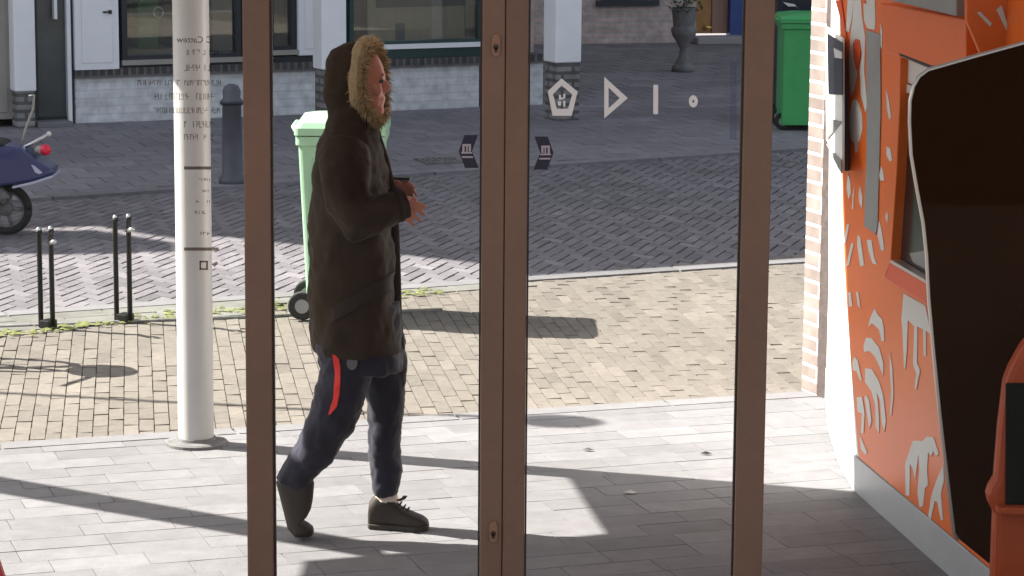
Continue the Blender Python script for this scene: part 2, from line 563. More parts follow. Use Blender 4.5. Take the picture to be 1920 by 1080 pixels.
# ground floor wall
mb = MB()
gz = 0
for (x0, x1, off) in ((140, 600, 0), (655, 897, 0), (990, 1018, 0)):
    pass
b1 = fbox(mb, 140, 150, 610, 236, 0, .22)
mb = MB()
sA = FL(140, 190)[0]; sB = FL(898, 160)[0]; sC = FL(990, 150)[0]; sD = FL(1018, 150)[0]
zb = FL(300, 142)[1]
mb.box(sA, sB, 0, .2, -.01, zb)
mb.box(sC, sD, 0, .2, -.01, zb)
mb.build("white_brick_base", m_bwhite, bld, local=True)
mb = MB()
zr0, zr1 = zb + .002, zb + .085
mb.box(sA, sB + .02, -.035, .2, zr0, zr1); mb.box(sC, sD, -.035, .2, zr0, zr1)
mb.build("sill_course", m_rowlock, bld, local=True)
mb = MB(); mb.box(sA, sB + .03, -.012, .2, zr1 + .003, zr1 + .05); mb.build("sill_band", m_dark, bld, local=True)
# rear of the shop rooms
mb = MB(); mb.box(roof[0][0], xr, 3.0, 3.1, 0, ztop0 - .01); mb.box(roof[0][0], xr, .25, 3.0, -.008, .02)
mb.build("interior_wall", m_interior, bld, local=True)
mb = MB(); mb.box(roof[0][0], FL(-30, 100)[0], .01, .2, 0, ztop0); mb.build("side_wall", m_bwhite, bld, local=True)
mb = MB(); mb.box(sB + .04, sC - .03, .02, .2, -.01, ztop0); mb.build("corner_pier", m_bbrown, bld, local=True)
mb = MB(); mb.box(xr - .2, xr - .01, .21, 6.9, -.01, ztop0); mb.build("end_wall", m_bbrown, bld, local=True)
mb = MB(); mb.box(sA - .9, xr, .0, .2, ztop0 - .25, ztop0 - .003); mb.build("lintel_band", m_white, bld, local=True)
# doors, panels, windows (pixel rectangles on the facade)
def panel(x0, y0, x1, y1, off=.05, name="white_panel", mat=m_white):
    mb = MB()
    sx0, sx1 = FL(x0, 60, off)[0], FL(x1, 60, off)[0]
    zz = FL((x0 + x1) / 2, y1, off)[1]
    mb.box(sx0, sx1, -off, .2, zz, 2.48)
    pn = mb.build(name, mat, bld, local=True, bevel=.006)
    mt = MB(); e = .06
    mt.box(sx0 + e, sx1 - e, -off - .008, -off - .001, zz + e, 2.4); mt.build("raised_field", mat, pn, local=True, bevel=.004)
    return pn, sx0, sx1, zz
pn, a0, a1, az = panel(140, 0, 223, 131)
h = MB(); hx, hz = FL(205, 22, .05); h.box(hx - .012, hx + .012, -.085, -.05, hz - .016, hz + .016); h.box(hx - .06, hx - .02, -.07, -.05, hz - .008, hz + .006); h.build("handle", m_black, pn, local=True)
panel(560, 0, 600, 104)
def window(x0, x1, ybot, framew=.05, mat=m_dark, back=m_wintan, backoff=.5, extra=None):
    sx0, sx1 = FL(x0, 60)[0], FL(x1, 60)[0]
    zz = FL((x0 + x1) / 2, ybot)[1]
    mb = MB()
    mb.box(sx0, sx0 + framew, -.01, .1, zz, 2.48); mb.box(sx1 - framew, sx1, -.01, .1, zz, 2.48)
    mb.box(sx0 + framew, sx1 - framew, -.01, .1, zz, zz + framew)
    fr = mb.build("window", mat, bld, local=True, bevel=.004)
    g = MB(); g.box(sx0 + framew, sx1 - framew, .04, .05, zz + framew, 2.48); g.build("pane", m_shopglass, fr, local=True)
    s = MB(); s.box(sx0 - .01, sx1 + .01, -.05, -.012, zz - .03, zz + .012); s.build("sill", m_white if mat is m_greenfr else m_curtain, fr, local=True)
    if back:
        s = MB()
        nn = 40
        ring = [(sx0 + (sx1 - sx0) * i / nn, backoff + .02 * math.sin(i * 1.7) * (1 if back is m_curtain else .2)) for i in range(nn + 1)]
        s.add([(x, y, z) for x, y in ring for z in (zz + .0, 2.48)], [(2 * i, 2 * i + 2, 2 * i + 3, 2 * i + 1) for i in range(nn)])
        so = s.build("window_back", back, fr, local=True)
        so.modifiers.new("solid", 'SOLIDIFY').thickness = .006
    return fr, sx0, sx1, zz
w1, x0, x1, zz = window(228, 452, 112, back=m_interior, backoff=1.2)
s = MB(); g0 = FL(258, 40, -.6)[0]; g1 = FL(298, 40, -.6)[0]; s.box(g0, g1, .6, .85, .02, 2.4); s.build("column_reflection", m_greenrefl, w1, local=True, bevel=.02)  # green upright added in place of a pillar's reflection in the glass
s = MB(); s.box(FL(236, 40, -.5)[0], FL(330, 40, -.5)[0], .5, .9, FL(280, 108, -.5)[1] - .02, FL(280, 92, -.5)[1]); s.build("display_shelf", m_wintan, w1, local=True)
s = MB(); s.box(FL(398, 40, -.5)[0], FL(450, 40, -.5)[0], .5, .54, FL(420, 95, -.5)[1], 2.3); s.build("display_board", m_curtain, w1, local=True)
s = MB(); rr = FL(297, 23, -.45); s.tube([(rr[0] + .045 * math.cos(q * .3491), .45, rr[1] + .045 * math.sin(q * .3491)) for q in range(19)], .008, 6); s.build("ring_ornament", m_white, w1, local=True, smooth=True)
window(503, 556, 96, back=m_curtain, backoff=.2)
w3, x0, x1, zz = window(655, 905, 84, .04, m_greenfr, m_wintan, .075)  # tan backing stands in for the plaza mirrored in this pane
s = MB(); s.box(x0 - .02, x1 + .02, -.03, .02, zz - .115, zz - .035); s.build("green_sill_board", m_greenfr, w3, local=True)
s = MB(); q = FL(715, 50, -.5); s.box(q[0] - .04, q[0] + .05, .055, .068, q[1] - .09, q[1] + .06); s.build("window_ornament", M("ornament_grey", (.16, .17, .22), .5), w3, local=True, bevel=.02)
s = MB(); q0 = FL(905 - 40, 2, -.6); s.box(FL(660, 5, -.65)[0], FL(900, 5, -.65)[0], .056, .066, FL(780, 12, -.1)[1], 2.3); s.build("top_reflection", M("grey_green_reflection", (.17, .18, .165), .7, (3, .3)), w3, local=True)  # band coloured like the reflection along the top of the pane
for a0_, b0_ in ((664, 690), (872, 893)):
    s = MB()
    xa_, xb_ = FL(a0_, 40, -.06)[0], FL(b0_, 40, -.06)[0]
    nn = 24
    pts_ = [(xa_ + (xb_ - xa_) * i / nn, .058 + .010 * math.sin(i * 1.35)) for i in range(nn + 1)]
    s.add([(x, y, z) for x, y in pts_ for z in (zz + .05, 2.3)], [(2 * i, 2 * i + 2, 2 * i + 3, 2 * i + 1) for i in range(nn)])
    co = s.build("curtain", m_curtain, w3, local=True, smooth=True)
    co.modifiers.new("solid", 'SOLIDIFY').thickness = .003
# glazed door at the left
sx0, sx1 = FL(74, 150)[0], FL(126, 150)[0]
zd0 = FL(100, 220)[1]
mb = MB(); mb.box(sx0, sx1, .04, .08, max(.03, zd0), 2.3)
dr = mb.build("door", m_doorglass, bld, local=True)
mb = MB(); e = FL(137, 150)[0]
mb.box(sx1, sx1 + .035, -.02, .1, .0, 2.48)
mb.build("frame", m_white, dr, local=True)
mb = MB(); mb.box(sx1 + .04, e + .02, .0, .12, .0, 2.48); mb.box(sx0, sx1, .02, .1, 0.0, max(.03, zd0) - .002); mb.box(sx0 - .24, sx0 - .005, .02, .12, 0, 2.48); mb.build("dark_frame", m_dark, dr, local=True)
mb = MB(); q = FL(104, 16, .02); mb.box(q[0] - .015, q[0] + .012, -.03, .035, q[1] - .09, q[1] + .3); mb.build("handle", m_white, dr, local=True)
mb = MB(); q0 = FL(72, 228, .2); q1 = FL(137, 226, .2); mb.box(q0[0], q1[0], -.22, -.0, -.005, .045); mb.build("doorstep", m_slab, bld, local=True, bevel=.01)
# posts on brick plinths standing in front of the facade
for (x0, x1, yb, yw) in ((27, 73, 240, 173), (600, 655, 236, 132), (1035, 1095, 226, 119)):
    g = G((x0 + x1) / 2, yb)
    lx = (g - F0).dot(FU); off = (g - F0).dot(FN)
    w = abs((YP(x1, yb - 40, g.y) - YP(x0, yb - 40, g.y)).x) * .9
    zz = YP((x0 + x1) / 2, yw, g.y - .05).z
    mb = MB(); mb.box(lx - w / 2 + .015, lx + w / 2 - .015, -off + .01, -off + w - .02, -.01, zz)
    b = mb.build("post_plinth", m_bgrey, bld, local=True)
    mb = MB(); mb.box(lx - w / 2, lx + w / 2, -off, -off + w, zz + .001, 3.4)
    mb.build("post", m_white, b, local=True, bevel=.012)
# far left dark window strips
panel(-60, 0, 24, 225, .02, "shutter", m_curtain)

# ------------------------------------------------------------------ recessed brick house at the right
H0, H1 = G(1110, 82), G(1280, 78)
HU = Vector((math.cos(R(14)), math.sin(R(14)), 0)); HN = Vector((HU.y, -HU.x, 0))
hs = thing("brick_house", "brown brick house set back behind the stone urn, with a doorway beside a blue door", "house", H0, R(14))
def HL(px, py, off=0.0):
    p = onplane(px, py, H0 + HN * off, HN)
    return (p - H0).dot(HU), p.z
dx0, dx1 = HL(1305, 40)[0], HL(1368, 40)[0]
bx1 = HL(1396, 40)[0]
wz = HL(1175, 3)[1]
wx0, wx1 = HL(1125, 3)[0], HL(1226, 3)[0]
mb = MB()
mb.box(-4, wx0, 0, .3, -.01, 9); mb.box(wx1, dx0, 0, .3, -.01, 9); mb.box(wx0 + .001, wx1 - .001, 0, .3, -.01, wz); mb.box(wx0 + .001, wx1 - .001, 0, .3, wz + 1.5, 9)
mb.box(dx0 + .001, bx1, 0, .3, 2.3, 9); mb.box(bx1 + .001, 14, 0, .3, -.01, 9)
mb.build("wall", m_bbrown, hs, local=True)
mb = MB(); mb.box(wx0 - .05, wx1 + .05, -.07, .1, wz - .05, wz + .02)
wn_ = mb.build("window", m_dark, hs, local=True)
mb = MB(); mb.box(wx0 + .01, wx1 - .01, .12, .14, wz + .02, wz + 1.5); mb.build("pane", m_lens, wn_, local=True)
mb = MB(); mb.box(dx0 + .02, HL(1338, 40)[0], .1, .16, .1, 2.28); dd = mb.build("door", m_wood, hs, local=True)
mb = MB(); q = HL(1330, 52); mb.ell((q[0], .06, q[1]), .05, .04, .03); mb.build("handle", M("brass", (.6, .4, .12), .3, metal=.9), dd, local=True)
mb = MB(); mb.box(HL(1339, 40)[0], dx1, .08, .14, .1, 2.28); mb.build("door_surround", m_pinkwall, hs, local=True)
mb = MB(); mb.box(dx1 + .002, bx1 - .002, -.02, .14, .02, 2.28); mb.build("blue_door", m_blue, hs, local=True)
mb = MB(); mb.box(HL(1292, 80)[0], HL(1385, 80)[0], -.35, -.005, 0, .085); mb.build("doorstep", M("grey_step", (.30, .28, .28), .8), hs, local=True, bevel=.01)
mb = MB(); mb.box(-4, 14, .35, 6, 8.9, 9.4); mb.build("roof", m_dark, hs, local=True)

# ------------------------------------------------------------------ stone urn
u = G(1281, 134)
urn = thing("stone_urn", "weathered grey stone urn on a slim foot with plants, before the brown brick wall", "urn", (u.x, u.y, 0))
k = 5063 / u.y
def uz(py): return YP(1281, py, u.y).z
mb = MB()
mb.lathe((u.x, u.y, 0), [(.125, 0), (.125, .06), (.10, .07), (.09, .1), (.05, uz(104)), (.04, uz(92)), (.06, uz(84)), (.125, uz(66)), (.14, uz(54)), (.115, uz(50)), (.115, uz(48)), (.13, uz(22)), (.135, uz(14)), (.12, uz(15))], 20)
mb.build("bowl", m_stone, urn, smooth=True)
mb = MB()
for q in range(160):
    a = random.uniform(0, 6.283); r = random.uniform(0, .2); z = uz(14) + random.uniform(0, .22)
    c = Vector((u.x + r * math.cos(a), u.y + r * math.sin(a), z - r * .3))
    d = Vector((random.uniform(-1, 1), random.uniform(-1, 1), random.uniform(-.4, .8))).normalized() * .06
    s_ = d.cross(Vector((0, 0, 1))).normalized() * .02
    mb.add([c, c + d * .5 + s_, c + d, c + d * .5 - s_], [(0, 1, 2, 3)])
mb.build("foliage", m_leafm, urn)

# ------------------------------------------------------------------ containers behind the pier
c = G(1485, 246)
ct = thing("waste_container", "green plastic waste container standing beside the brick wall end", "container", (c.x + .25, c.y + .3, 0))
def bin_parts(root, cx, cy, w, d, h, body, lid, tap=.86, wheel=True, lidw=1.06, wr=.075):
    mb = MB()
    def rr(wx, wy, z, r=.035):
        pts = []
        for sx, sy, a0 in ((1, 1, 0), (-1, 1, 90), (-1, -1, 180), (1, -1, 270)):
            for q in range(5):
                a = R(a0 + q * 22.5)
                pts.append((cx + sx * (wx / 2 - r) + r * math.cos(a), cy + sy * (wy / 2 - r) + r * math.sin(a), z))
        return pts
    mb.loft([rr(w * tap, d * tap, .05), rr(w * .97, d * .97, h * .86), rr(w * .97, d * .97, h * .87), rr(w * 1.03, d * 1.03, h * .875), rr(w * 1.03, d * 1.03, h * .92)])
    for q in (-1, -.33, .33, 1):
        for sy in (-1, 1):
            mb.box(cx + q * w * tap * .36 - .012, cx + q * w * tap * .36 + .012, cy + sy * d * .47 - .012, cy + sy * d * .47 + .012, h * .3, h * .82)
    b = mb.build("body", body, root, smooth=False, bevel=.004)
    mb = MB()
    mb.loft([rr(w * lidw, d * lidw, h * .925), rr(w * lidw, d * lidw, h * .96), rr(w * .98, d * .98, h * .985), rr(w * .7, d * .7, h)])
    l = mb.build("lid", lid, root)
    mb = MB(); mb.tube([(cx - w * .5, cy + d * .40, h * .93), (cx - w * .56, cy + d * .2, h * .95), (cx - w * .56, cy - d * .2, h * .95), (cx - w * .5, cy - d * .40, h * .93)], .014, 8)
    mb.build("handle", lid, root, smooth=True)
    if wheel:
        for sy in (-1, 1):
            mb = MB(); mb.tube([(cx - w * .46, cy + sy * d * .34 - .025, wr), (cx - w * .46, cy + sy * d * .34 + .025, wr)], wr, 20)
            wl = mb.build("wheel", m_rubber, root, bevel=.008)
            mb = MB(); mb.tube([(cx - w * .46, cy + sy * d * .34 - .03, wr), (cx - w * .46, cy + sy * d * .34 + .03, wr)], wr * .5, 16); mb.build("hub", m_grey, wl)
mbh = YP(1485, 38, c.y).z
bin_parts(ct, c.x + .25, c.y + .3, .70, .6, mbh + .05, m_green, m_green, .97)
c2 = (c.x + .3, c.y + 1.15)
cb = thing("recycling_container", "dark blue container with a pale emblem behind the green container", "container", (c2[0], c2[1], 0))
bin_parts(cb, c2[0], c2[1], .75, .7, 1.45, m_navy, m_blue, .97)
mb = MB()
for pts in (((1468, 4), (1490, 8), (1500, 20), (1493, 12), (1478, 12)), ((1466, 24), (1500, 30), (1500, 35), (1470, 32))):
    mb.prism([YP(a, b, c2[1] - .395) for a, b in pts], (0, .004, 0))
mb.build("emblem", m_sticker, cb)

# ------------------------------------------------------------------ bollard
b0 = G(436, 347)
bo = thing("bollard", "dark grey round headed bollard in front of the white brick wall", "bollard", (b0.x, b0.y, 0))
bh = YP(436, 157, b0.y).z
mb = MB(); mb.lathe((b0.x, b0.y, 0), [(.10, 0), (.10, .05), (.075, .08), (.068, bh - .16), (.078, bh - .15), (.078, bh - .12), (.062, bh - .10), (.066, bh - .05), (.05, bh - .015), (.02, bh)], 20)
mb.build("shaft", m_bollard, bo, smooth=True)
mb = MB(); mb.lathe((b0.x, b0.y, 0), [(.083, bh - .148), (.086, bh - .14), (.086, bh - .13), (.083, bh - .122)], 20); mb.build("collar", m_dark, bo, smooth=True)

# drain grate on the far pavement
d0 = G(826, 303)
gr = MB()
for q in range(7):
    p = d0 + SU * (-.14 + q * .046)
    gr.obox(p + Vector((0, 0, .008)), SU, Vector((-SU.y, SU.x, 0)), (0, 0, 1), .008, .13, .006)
for q in (-1, 1):
    gr.obox(d0 + Vector((0, 0, .008)) + Vector((-SU.y, SU.x, 0)) * (.14 * q), SU, Vector((-SU.y, SU.x, 0)), (0, 0, 1), .17, .012, .008)
tag(gr.build("drain_grate", m_stone, origin=(d0.x, d0.y, 0)), "dark slotted drain grate set in the pavement beyond the person's hands", "drain")

# ------------------------------------------------------------------ white canopy with its pole
P1 = G(368, 832)
cn = thing("canopy", "white round steel pole on a flat base, carrying the entrance canopy", "canopy", (P1.x, P1.y, 0))
CZ = 3.1
SH = -SDIR * (CZ * COT)
poly = [(1061, 890), (1604, 923), (2300, 960), (2300, 1700), (570, 1500), (570, 1052), (760, 1036), (1135, 1001)]
pp = [G(*q) for q in poly]
pp[2] = pp[1] + Vector((3.4, -.25, 0)); pp[3] = Vector((6, 5.2, 0)); pp[4] = G(570, 1052) + Vector((.0, -1.6, 0))
cp = [p + SH + Vector((0, 0, CZ)) for p in pp]
cp = cp[:3] + [Vector((9, 6.9, CZ)), Vector((9, 6.3, CZ)), Vector((-8, 6.3, CZ)), Vector((-8, 8.6, CZ)), Vector((cp[4].x, 8.6, CZ))] + cp[5:]
mb = MB(); mb.prism(cp, (0, 0, .18)); mb.build("roof_slab", m_white, cn)
s0, s1, s2, s3 = G(-120, 874), G(700, 1018), G(700, 1047), G(-120, 905)
mb = MB(); mb.prism([p + SH + Vector((0, 0, CZ + .01)) for p in (s0, s1, s2, s3)], (0, 0, .03)); mb.build("beam", m_white, cn)  # unseen beam added to throw the strip shadow over the slabs
pr = abs(YP(401, 700, P1.y).x - YP(334, 700, P1.y).x) / 2
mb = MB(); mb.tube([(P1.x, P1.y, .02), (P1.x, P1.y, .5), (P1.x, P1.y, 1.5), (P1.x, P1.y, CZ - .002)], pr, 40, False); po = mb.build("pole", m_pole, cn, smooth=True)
mb = MB(); mb.lathe((P1.x, P1.y, 0), [(pr + .055, 0), (pr + .055, .012), (pr + .045, .018), (pr + .01, .02), (pr + .006, .032)], 40); mb.build("base_flange", m_stone, po)  # darker grey stands for the shaded side of the flange

# ------------------------------------------------------------------ street lamp out at the left, its arm and head throw the thin shadow
LH = 4.6
hp = G(1062, 791) - SDIR * (LH * COT)
adir = (G(0, 719) - G(985, 771)).normalized()
lp = hp + adir * 5.2
lamp = thing("street_lamp", "tall street lamp on a long level arm beside the street, outside the view at left", "street lamp", (lp.x, lp.y, 0))
MB().tube([(lp.x, lp.y, 0), (lp.x, lp.y, LH + .2)], [.07, .045], 14).build("pole", m_bollard, lamp, smooth=True)
MB().tube([(lp.x, lp.y, LH), (hp.x, hp.y, LH)], .024, 10).build("arm", m_bollard, lamp, smooth=True)
MB().ell((hp.x, hp.y, LH - .03), .17, .13, .10).build("lamp_head", m_bollard, lamp, smooth=True)

# ------------------------------------------------------------------ wheelie bin behind the person
w0 = G(650, 604)
wb = thing("wheelie_bin", "pale green wheelie bin half hidden behind the walking person", "wheelie bin", (w0.x, w0.y + .25, 0))
hh = YP(650, 217, w0.y + .2).z
ww = abs(YP(735, 250, w0.y + .1).x - YP(552, 250, w0.y + .1).x)
bin_parts(wb, w0.x - .03, w0.y + .25, ww / 1.13, .55, hh, m_greenpale, m_greenpale, .80)

# ------------------------------------------------------------------ bicycle racks
rk = None
def make_rack(pl, pr_, ytop_l, ytop_r):
    gl = G(*pl); gq = G(*pr_)
    root = thing("bicycle_rack", "", "bicycle rack", ((gl.x + gq.x) / 2, (gl.y + gq.y) / 2, 0), 0, "black tube bicycle racks on the plaza")
    for g, yt, hook in ((gl, ytop_l, -1), (gq, ytop_r, 1)):
        h = YP(pl[0] if g is gl else pr_[0], yt, g.y).z
        ztop = h
        MB().tube([g, g + Vector((0, 0, h * .5)), g + Vector((0, 0, h - .03)), g + Vector((.006, -.02, h - .008)), g + Vector((.01, -.045, h - .02))], .0135, 8).build("upright", m_black, root, smooth=True)
        MB().ell(g + Vector((.004, -.03, h - .008)), .012, .018, .017).build("cap", m_steel, root, smooth=True)
    a = gl.lerp(gq, -.05); b = gl.lerp(gq, 1.05)
    mb = MB(); mb.obox(a.lerp(b, .62) + Vector((0, 0, .022)), (b - a).normalized(), Vector((-(b - a).y, (b - a).x, 0)).normalized(), (0, 0, 1), (b - a).length * .36, .035, .022)
    mb.build("foot_block", m_black, root, bevel=.006)
    MB().tube([gq + Vector((0, -.012, YP(pr_[0], ytop_r + 30, gq.y).z)), gq + Vector((.03, -.05, YP(pr_[0], ytop_r + 25, gq.y).z))], .012, 8).build("wheel_hook", m_steel, root, smooth=True)
    return root
r1 = make_rack((77, 613), (99, 616), 427, 425); r1['label'] = "black tube bicycle rack nearest the scooter wheel, left of its twin"
r2 = make_rack((219, 601), (244, 604), 404, 402); r2['label'] = "black tube bicycle rack standing nearer the white round pole"
mb = MB()
a, d = G(-250, 622), (G(332, 600) - G(-250, 622))
mb.tube([a, a + d * 1.9], .011, 8)
o = mb.build("rack_rail", m_stone, origin=(a.x, a.y, 0), smooth=True)
tag(o, "thin steel floor rail linking the two bicycle racks along the gutter", "rail")

# ------------------------------------------------------------------ scooter at the left edge (facing away to the left)
sy = G(0, 440).y
SP = lambda px, py, dy=0: YP(px, py, sy + dy)
wc = SP(12, 392)
sc = thing("motor_scooter", "dark blue motor scooter with red tail light, cut by the left edge", "scooter", (SP(-150, 440).x, sy, 0))
def wheel(root, c, r):
    n = 28
    mb = MB(); mb.tube([c + Vector((r * .84 * math.cos(2 * math.pi * q / n), 0, r * .84 * math.sin(2 * math.pi * q / n))) for q in range(n + 1)], r * .17, 10)
    w = mb.build("wheel", m_rubber, root, smooth=True)
    mb = MB(); mb.tube([c + Vector((0, -.035, 0)), c + Vector((0, .035, 0))], r * .25, 16)
    for q in range(5):
        a = 2 * math.pi * q / 5
        mb.tube([c, c + Vector((r * .7 * math.cos(a), 0, r * .7 * math.sin(a)))], .014, 8)
    mb.tube([c + Vector((r * .7 * math.cos(2 * math.pi * q / n), 0, r * .7 * math.sin(2 * math.pi * q / n))) for q in range(n + 1)], .014, 8)
    mb.build("rim", m_stone, w, smooth=True)
rw = wc.z
wheel(sc, wc, rw)
wheel(sc, SP(-355, 392), rw)
def sp_prism(pts, w, name, mat, bev=.02, dy=0):
    return MB().prism([SP(a, b, dy - w / 2) for a, b in pts], (0, w, 0)).build(name, mat, sc, bevel=bev)
sp_prism([(-60, 285), (0, 272), (40, 278), (66, 300), (97, 318), (98, 328), (70, 338), (28, 346), (-20, 352), (-80, 370), (-110, 340)], .26, "tail_body", m_scooter, .04)
sp_prism([(22, 350), (60, 341), (98, 329), (99, 333), (60, 346), (24, 354)], .28, "tail_trim", m_scooterl, .003)
sp_prism([(58, 309), (64, 311), (80, 324), (74, 327), (66, 324)], .275, "tail_flash", m_scooterl, .003)
sp_prism([(-180, 255), (-60, 258), (0, 268), (10, 274), (-60, 286), (-170, 280)], .27, "seat", m_rubber, .03)
sp_prism([(-260, 395), (-110, 392), (-70, 372), (-110, 345), (-150, 375), (-250, 378)], .28, "floorboard", m_scooter, .02)
sp_prism([(-300, 220), (-280, 215), (-240, 380), (-262, 390)], .30, "leg_shield", m_scooter, .03)
sp_prism([(-420, 350), (-370, 322), (-320, 335), (-300, 370), (-330, 348), (-372, 338)], .12, "front_mudguard", m_scooter, .02)
MB().tube([SP(-290, 215), SP(-325, 330), SP(-355, 392)], .025, 10).build("fork", m_steel, sc, smooth=True)
MB().tube([SP(-283, 205, -.3), SP(-292, 195, -.1), SP(-292, 195, .1), SP(-283, 205, .3)], .016, 8).build("handlebar", m_black, sc, smooth=True)
MB().tube([SP(35, 281), SP(62, 268), SP(90, 252)], .012, 8).build("grab_rail", m_steel, sc, smooth=True)
MB().ell(SP(92, 251), .016, .016, .016).build("rail_tip", m_sticker, sc, smooth=True)
MB().tube([SP(38, 278), SP(50, 235), SP(62, 205), SP(64, 178), SP(54, 180)], .008, 6).build("whip_aerial", m_curtain, sc, smooth=True)
MB().tube([SP(66, 268), SP(66, 292), SP(70, 305)], .012, 8).build("lamp_bracket", m_stone, sc, smooth=True)
MB().ell(SP(85, 281), .038, .045, .036).build("tail_light", m_redlens, sc, smooth=True)
MB().ell(SP(74, 281), .03, .035, .03).build("lamp_socket", m_curtain, sc, smooth=True)
sp_prism([(-60, 345), (0, 350), (20, 372), (-10, 385), (-60, 392), (-80, 372)], .18, "engine", m_stone, .02)
MB().tube([SP(-40, 425), SP(-48, 440)], .01, 8).build("stand", m_black, sc)

# ------------------------------------------------------------------ bicycle just outside the left edge, throwing its shadow into view
q = G(-390, 672)
bk = thing("bicycle", "black bicycle parked outside the left edge, casting its shadow over the clinkers", "bicycle", (q.x, q.y, 0))
ax = Vector((math.cos(R(8)), math.sin(R(8)), 0))
def bw(off):
    c = q + ax * off + Vector((0, 0, .34))
    n = 32
    mb = MB(); mb.tube([c + ax * (.33 * math.cos(2 * math.pi * t / n)) + Vector((0, 0, .33 * math.sin(2 * math.pi * t / n))) for t in range(n + 1)], .02, 8)
    w = mb.build("wheel", m_rubber, bk, smooth=True)
    mb = MB()
    for t in range(14):
        a = 2 * math.pi * t / 14
        mb.tube([c, c + ax * (.32 * math.cos(a)) + Vector((0, 0, .32 * math.sin(a)))], .002, 4)
    mb.build("spokes", m_steel, w)
    return c
ca_, cb_ = bw(-.55), bw(.55)
Zv = Vector((0, 0, 1))
bb = q + ax * -.08 + Zv * .3; seat = q + ax * -.28 + Zv * .85; head = q + ax * .38 + Zv * .9
mb = MB()
for pth in ((bb, seat), (bb, head + Zv * -.15), (seat + Zv * -.1, head), (ca_, bb), (ca_, seat + Zv * -.12), (head + Zv * .1, cb_)):
    mb.tube(pth, .017, 8)
mb.build("frame", m_black, bk, smooth=True)
pv = Vector((-ax.y, ax.x, 0))
MB().tube([head + Zv * .12 + pv * .28 - ax * .1, head + Zv * .14 + pv * .1, head + Zv * .14 - pv * .1, head + Zv * .12 - pv * .28 - ax * .1], .014, 8).build("handlebar", m_black, bk, smooth=True)
MB().ell(seat + Zv * .05, .14, .08, .035).build("saddle", m_rubber, bk, smooth=True)
MB().ell(head + Zv * .02 + ax * .18, .14, .15, .1).build("front_bag", m_rubber, bk, smooth=True)
MB().obox(ca_ + Zv * .38, ax, pv, Zv, .2, .07, .012).build("rear_carrier", m_black, bk)

# ------------------------------------------------------------------ brick wall end (pier)
pA, pB = G(1503, 731), G(1531, 743)
wl = thing("brick_wall", "narrow pale mortared brick wall end between the green container and the orange kiosk", "wall", (pB.x, pB.y, 0))
bd = (pB - pA)
mb = MB()
thick = Vector((.03, .01, 0))
mb.prism([pA, pB, pB + Vector((3.2, .95, 0)), pA + Vector((3.2, .95, 0))], (0, 0, 3.3))
mb.build("brickwork", m_bpier, wl)
mb = MB(); e = (pB - pA).normalized()
mb.prism([pB + e * .002, pB + e * .06 + Vector((.022, .006, 0)), pB + Vector((3.2, .95, 0)) + e * .06, pB + Vector((3.2, .95, 0)) + e * .002], (0, 0, 3.28))
mb.build("gap_shade", M("painted_gap_shade", (.10, .075, .07), .8, (30, .3)), wl)  # dark strip colours in the shade of the gap beside the brickwork

# ------------------------------------------------------------------ orange kiosk
K0 = G(1605, 925)
KD = Vector((-.150, 1, 0)).normalized()       # along the face, away from the camera
KN = Vector((-KD.y, KD.x, 0))                 # outward (towards the doorway)
ks = thing("orange_kiosk", "tall orange cash kiosk with grey printed shapes, curved white flank and metal plinth", "kiosk", (K0.x + .4, K0.y - .6, 0))
def KP(px, py, off=0.0):
    return onplane(px, py, K0 + KN * off, KN)
KTOP = 2.7
def kz(px, py): return KP(px, py).z
corner = [(KP(1610, 858)), KP(1602, 760), KP(1590, 600), KP(1583, 480), KP(1579, 330), KP(1577, 160), KP(1576, 0)]
ct_ = corner[-1] + (corner[-1] - corner[-2]).normalized() * (KTOP - corner[-1].z)
corner.append(Vector((ct_.x, ct_.y, KTOP)))
NEAR = 8.25
def knear(z):
    t = (NEAR - K0.y) / KD.y
    p = K0 + KD * t
    return Vector((p.x, p.y, z))
# front panel: slanted far edge, vertical near end, thickness into the kiosk
out = corner + [knear(KTOP), knear(corner[0].z)]
MB().prism(out, -KN * .5).build("front_panel", m_orange, ks)
# white flank: from the slanted edge round to the far end
farline = G(1546, 742)
flank_pts = [G(1571, 868), G(1552, 805), farline]
mb = MB()
nz = 14
rows = []
for i in range(nz + 1):
    z = corner[0].z + (KTOP - corner[0].z) * i / nz
    # point on slanted edge at z
    for a, b in zip(corner, corner[1:]):
        if a.z <= z <= b.z + 1e-6:
            e = a.lerp(b, (z - a.z) / max(1e-6, b.z - a.z)); break
    sh = e - corner[0]
    row = [e + KD * .003]
    full = [Vector((K0.x, K0.y, 0))] + flank_pts
    # smooth curve through the plan points, sheared so that it starts at the slanted edge
    for t in range(1, 13):
        w = t / 12 * 3
        k_ = min(2, int(w)); fr = w - k_
        p = full[k_].lerp(full[k_ + 1], fr)
        f = 1 - t / 12
        row.append(Vector((p.x + sh.x * f + .004, p.y + sh.y * f, z)))
    row.append(Vector((farline.x + 1.2, farline.y + .35, z)))
    rows.append(row)
nr = len(rows[0])
mb.add([p for r in rows for p in r], [(i * nr + j, i * nr + j + 1, (i + 1) * nr + j + 1, (i + 1) * nr + j) for i in range(nz) for j in range(nr - 1)])
fo = mb.build("white_flank", m_kwhite, ks, smooth=True)
# plinth: same plan, a little prouder
pz = corner[0].z - .006
plan = [farline, G(1551, 803), G(1571, 869), K0 + KD * .06, K0, K0 - KD * .08, K0 - KD * 2.6]
inner = [p + Vector((1.4, .3, 0)) for p in plan]
MB().prism([Vector((p.x, p.y, 0)) for p in plan + [inner[-1], inner[0]]], (0, 0, pz)).build("plinth", m_alu, ks, bevel=.004)
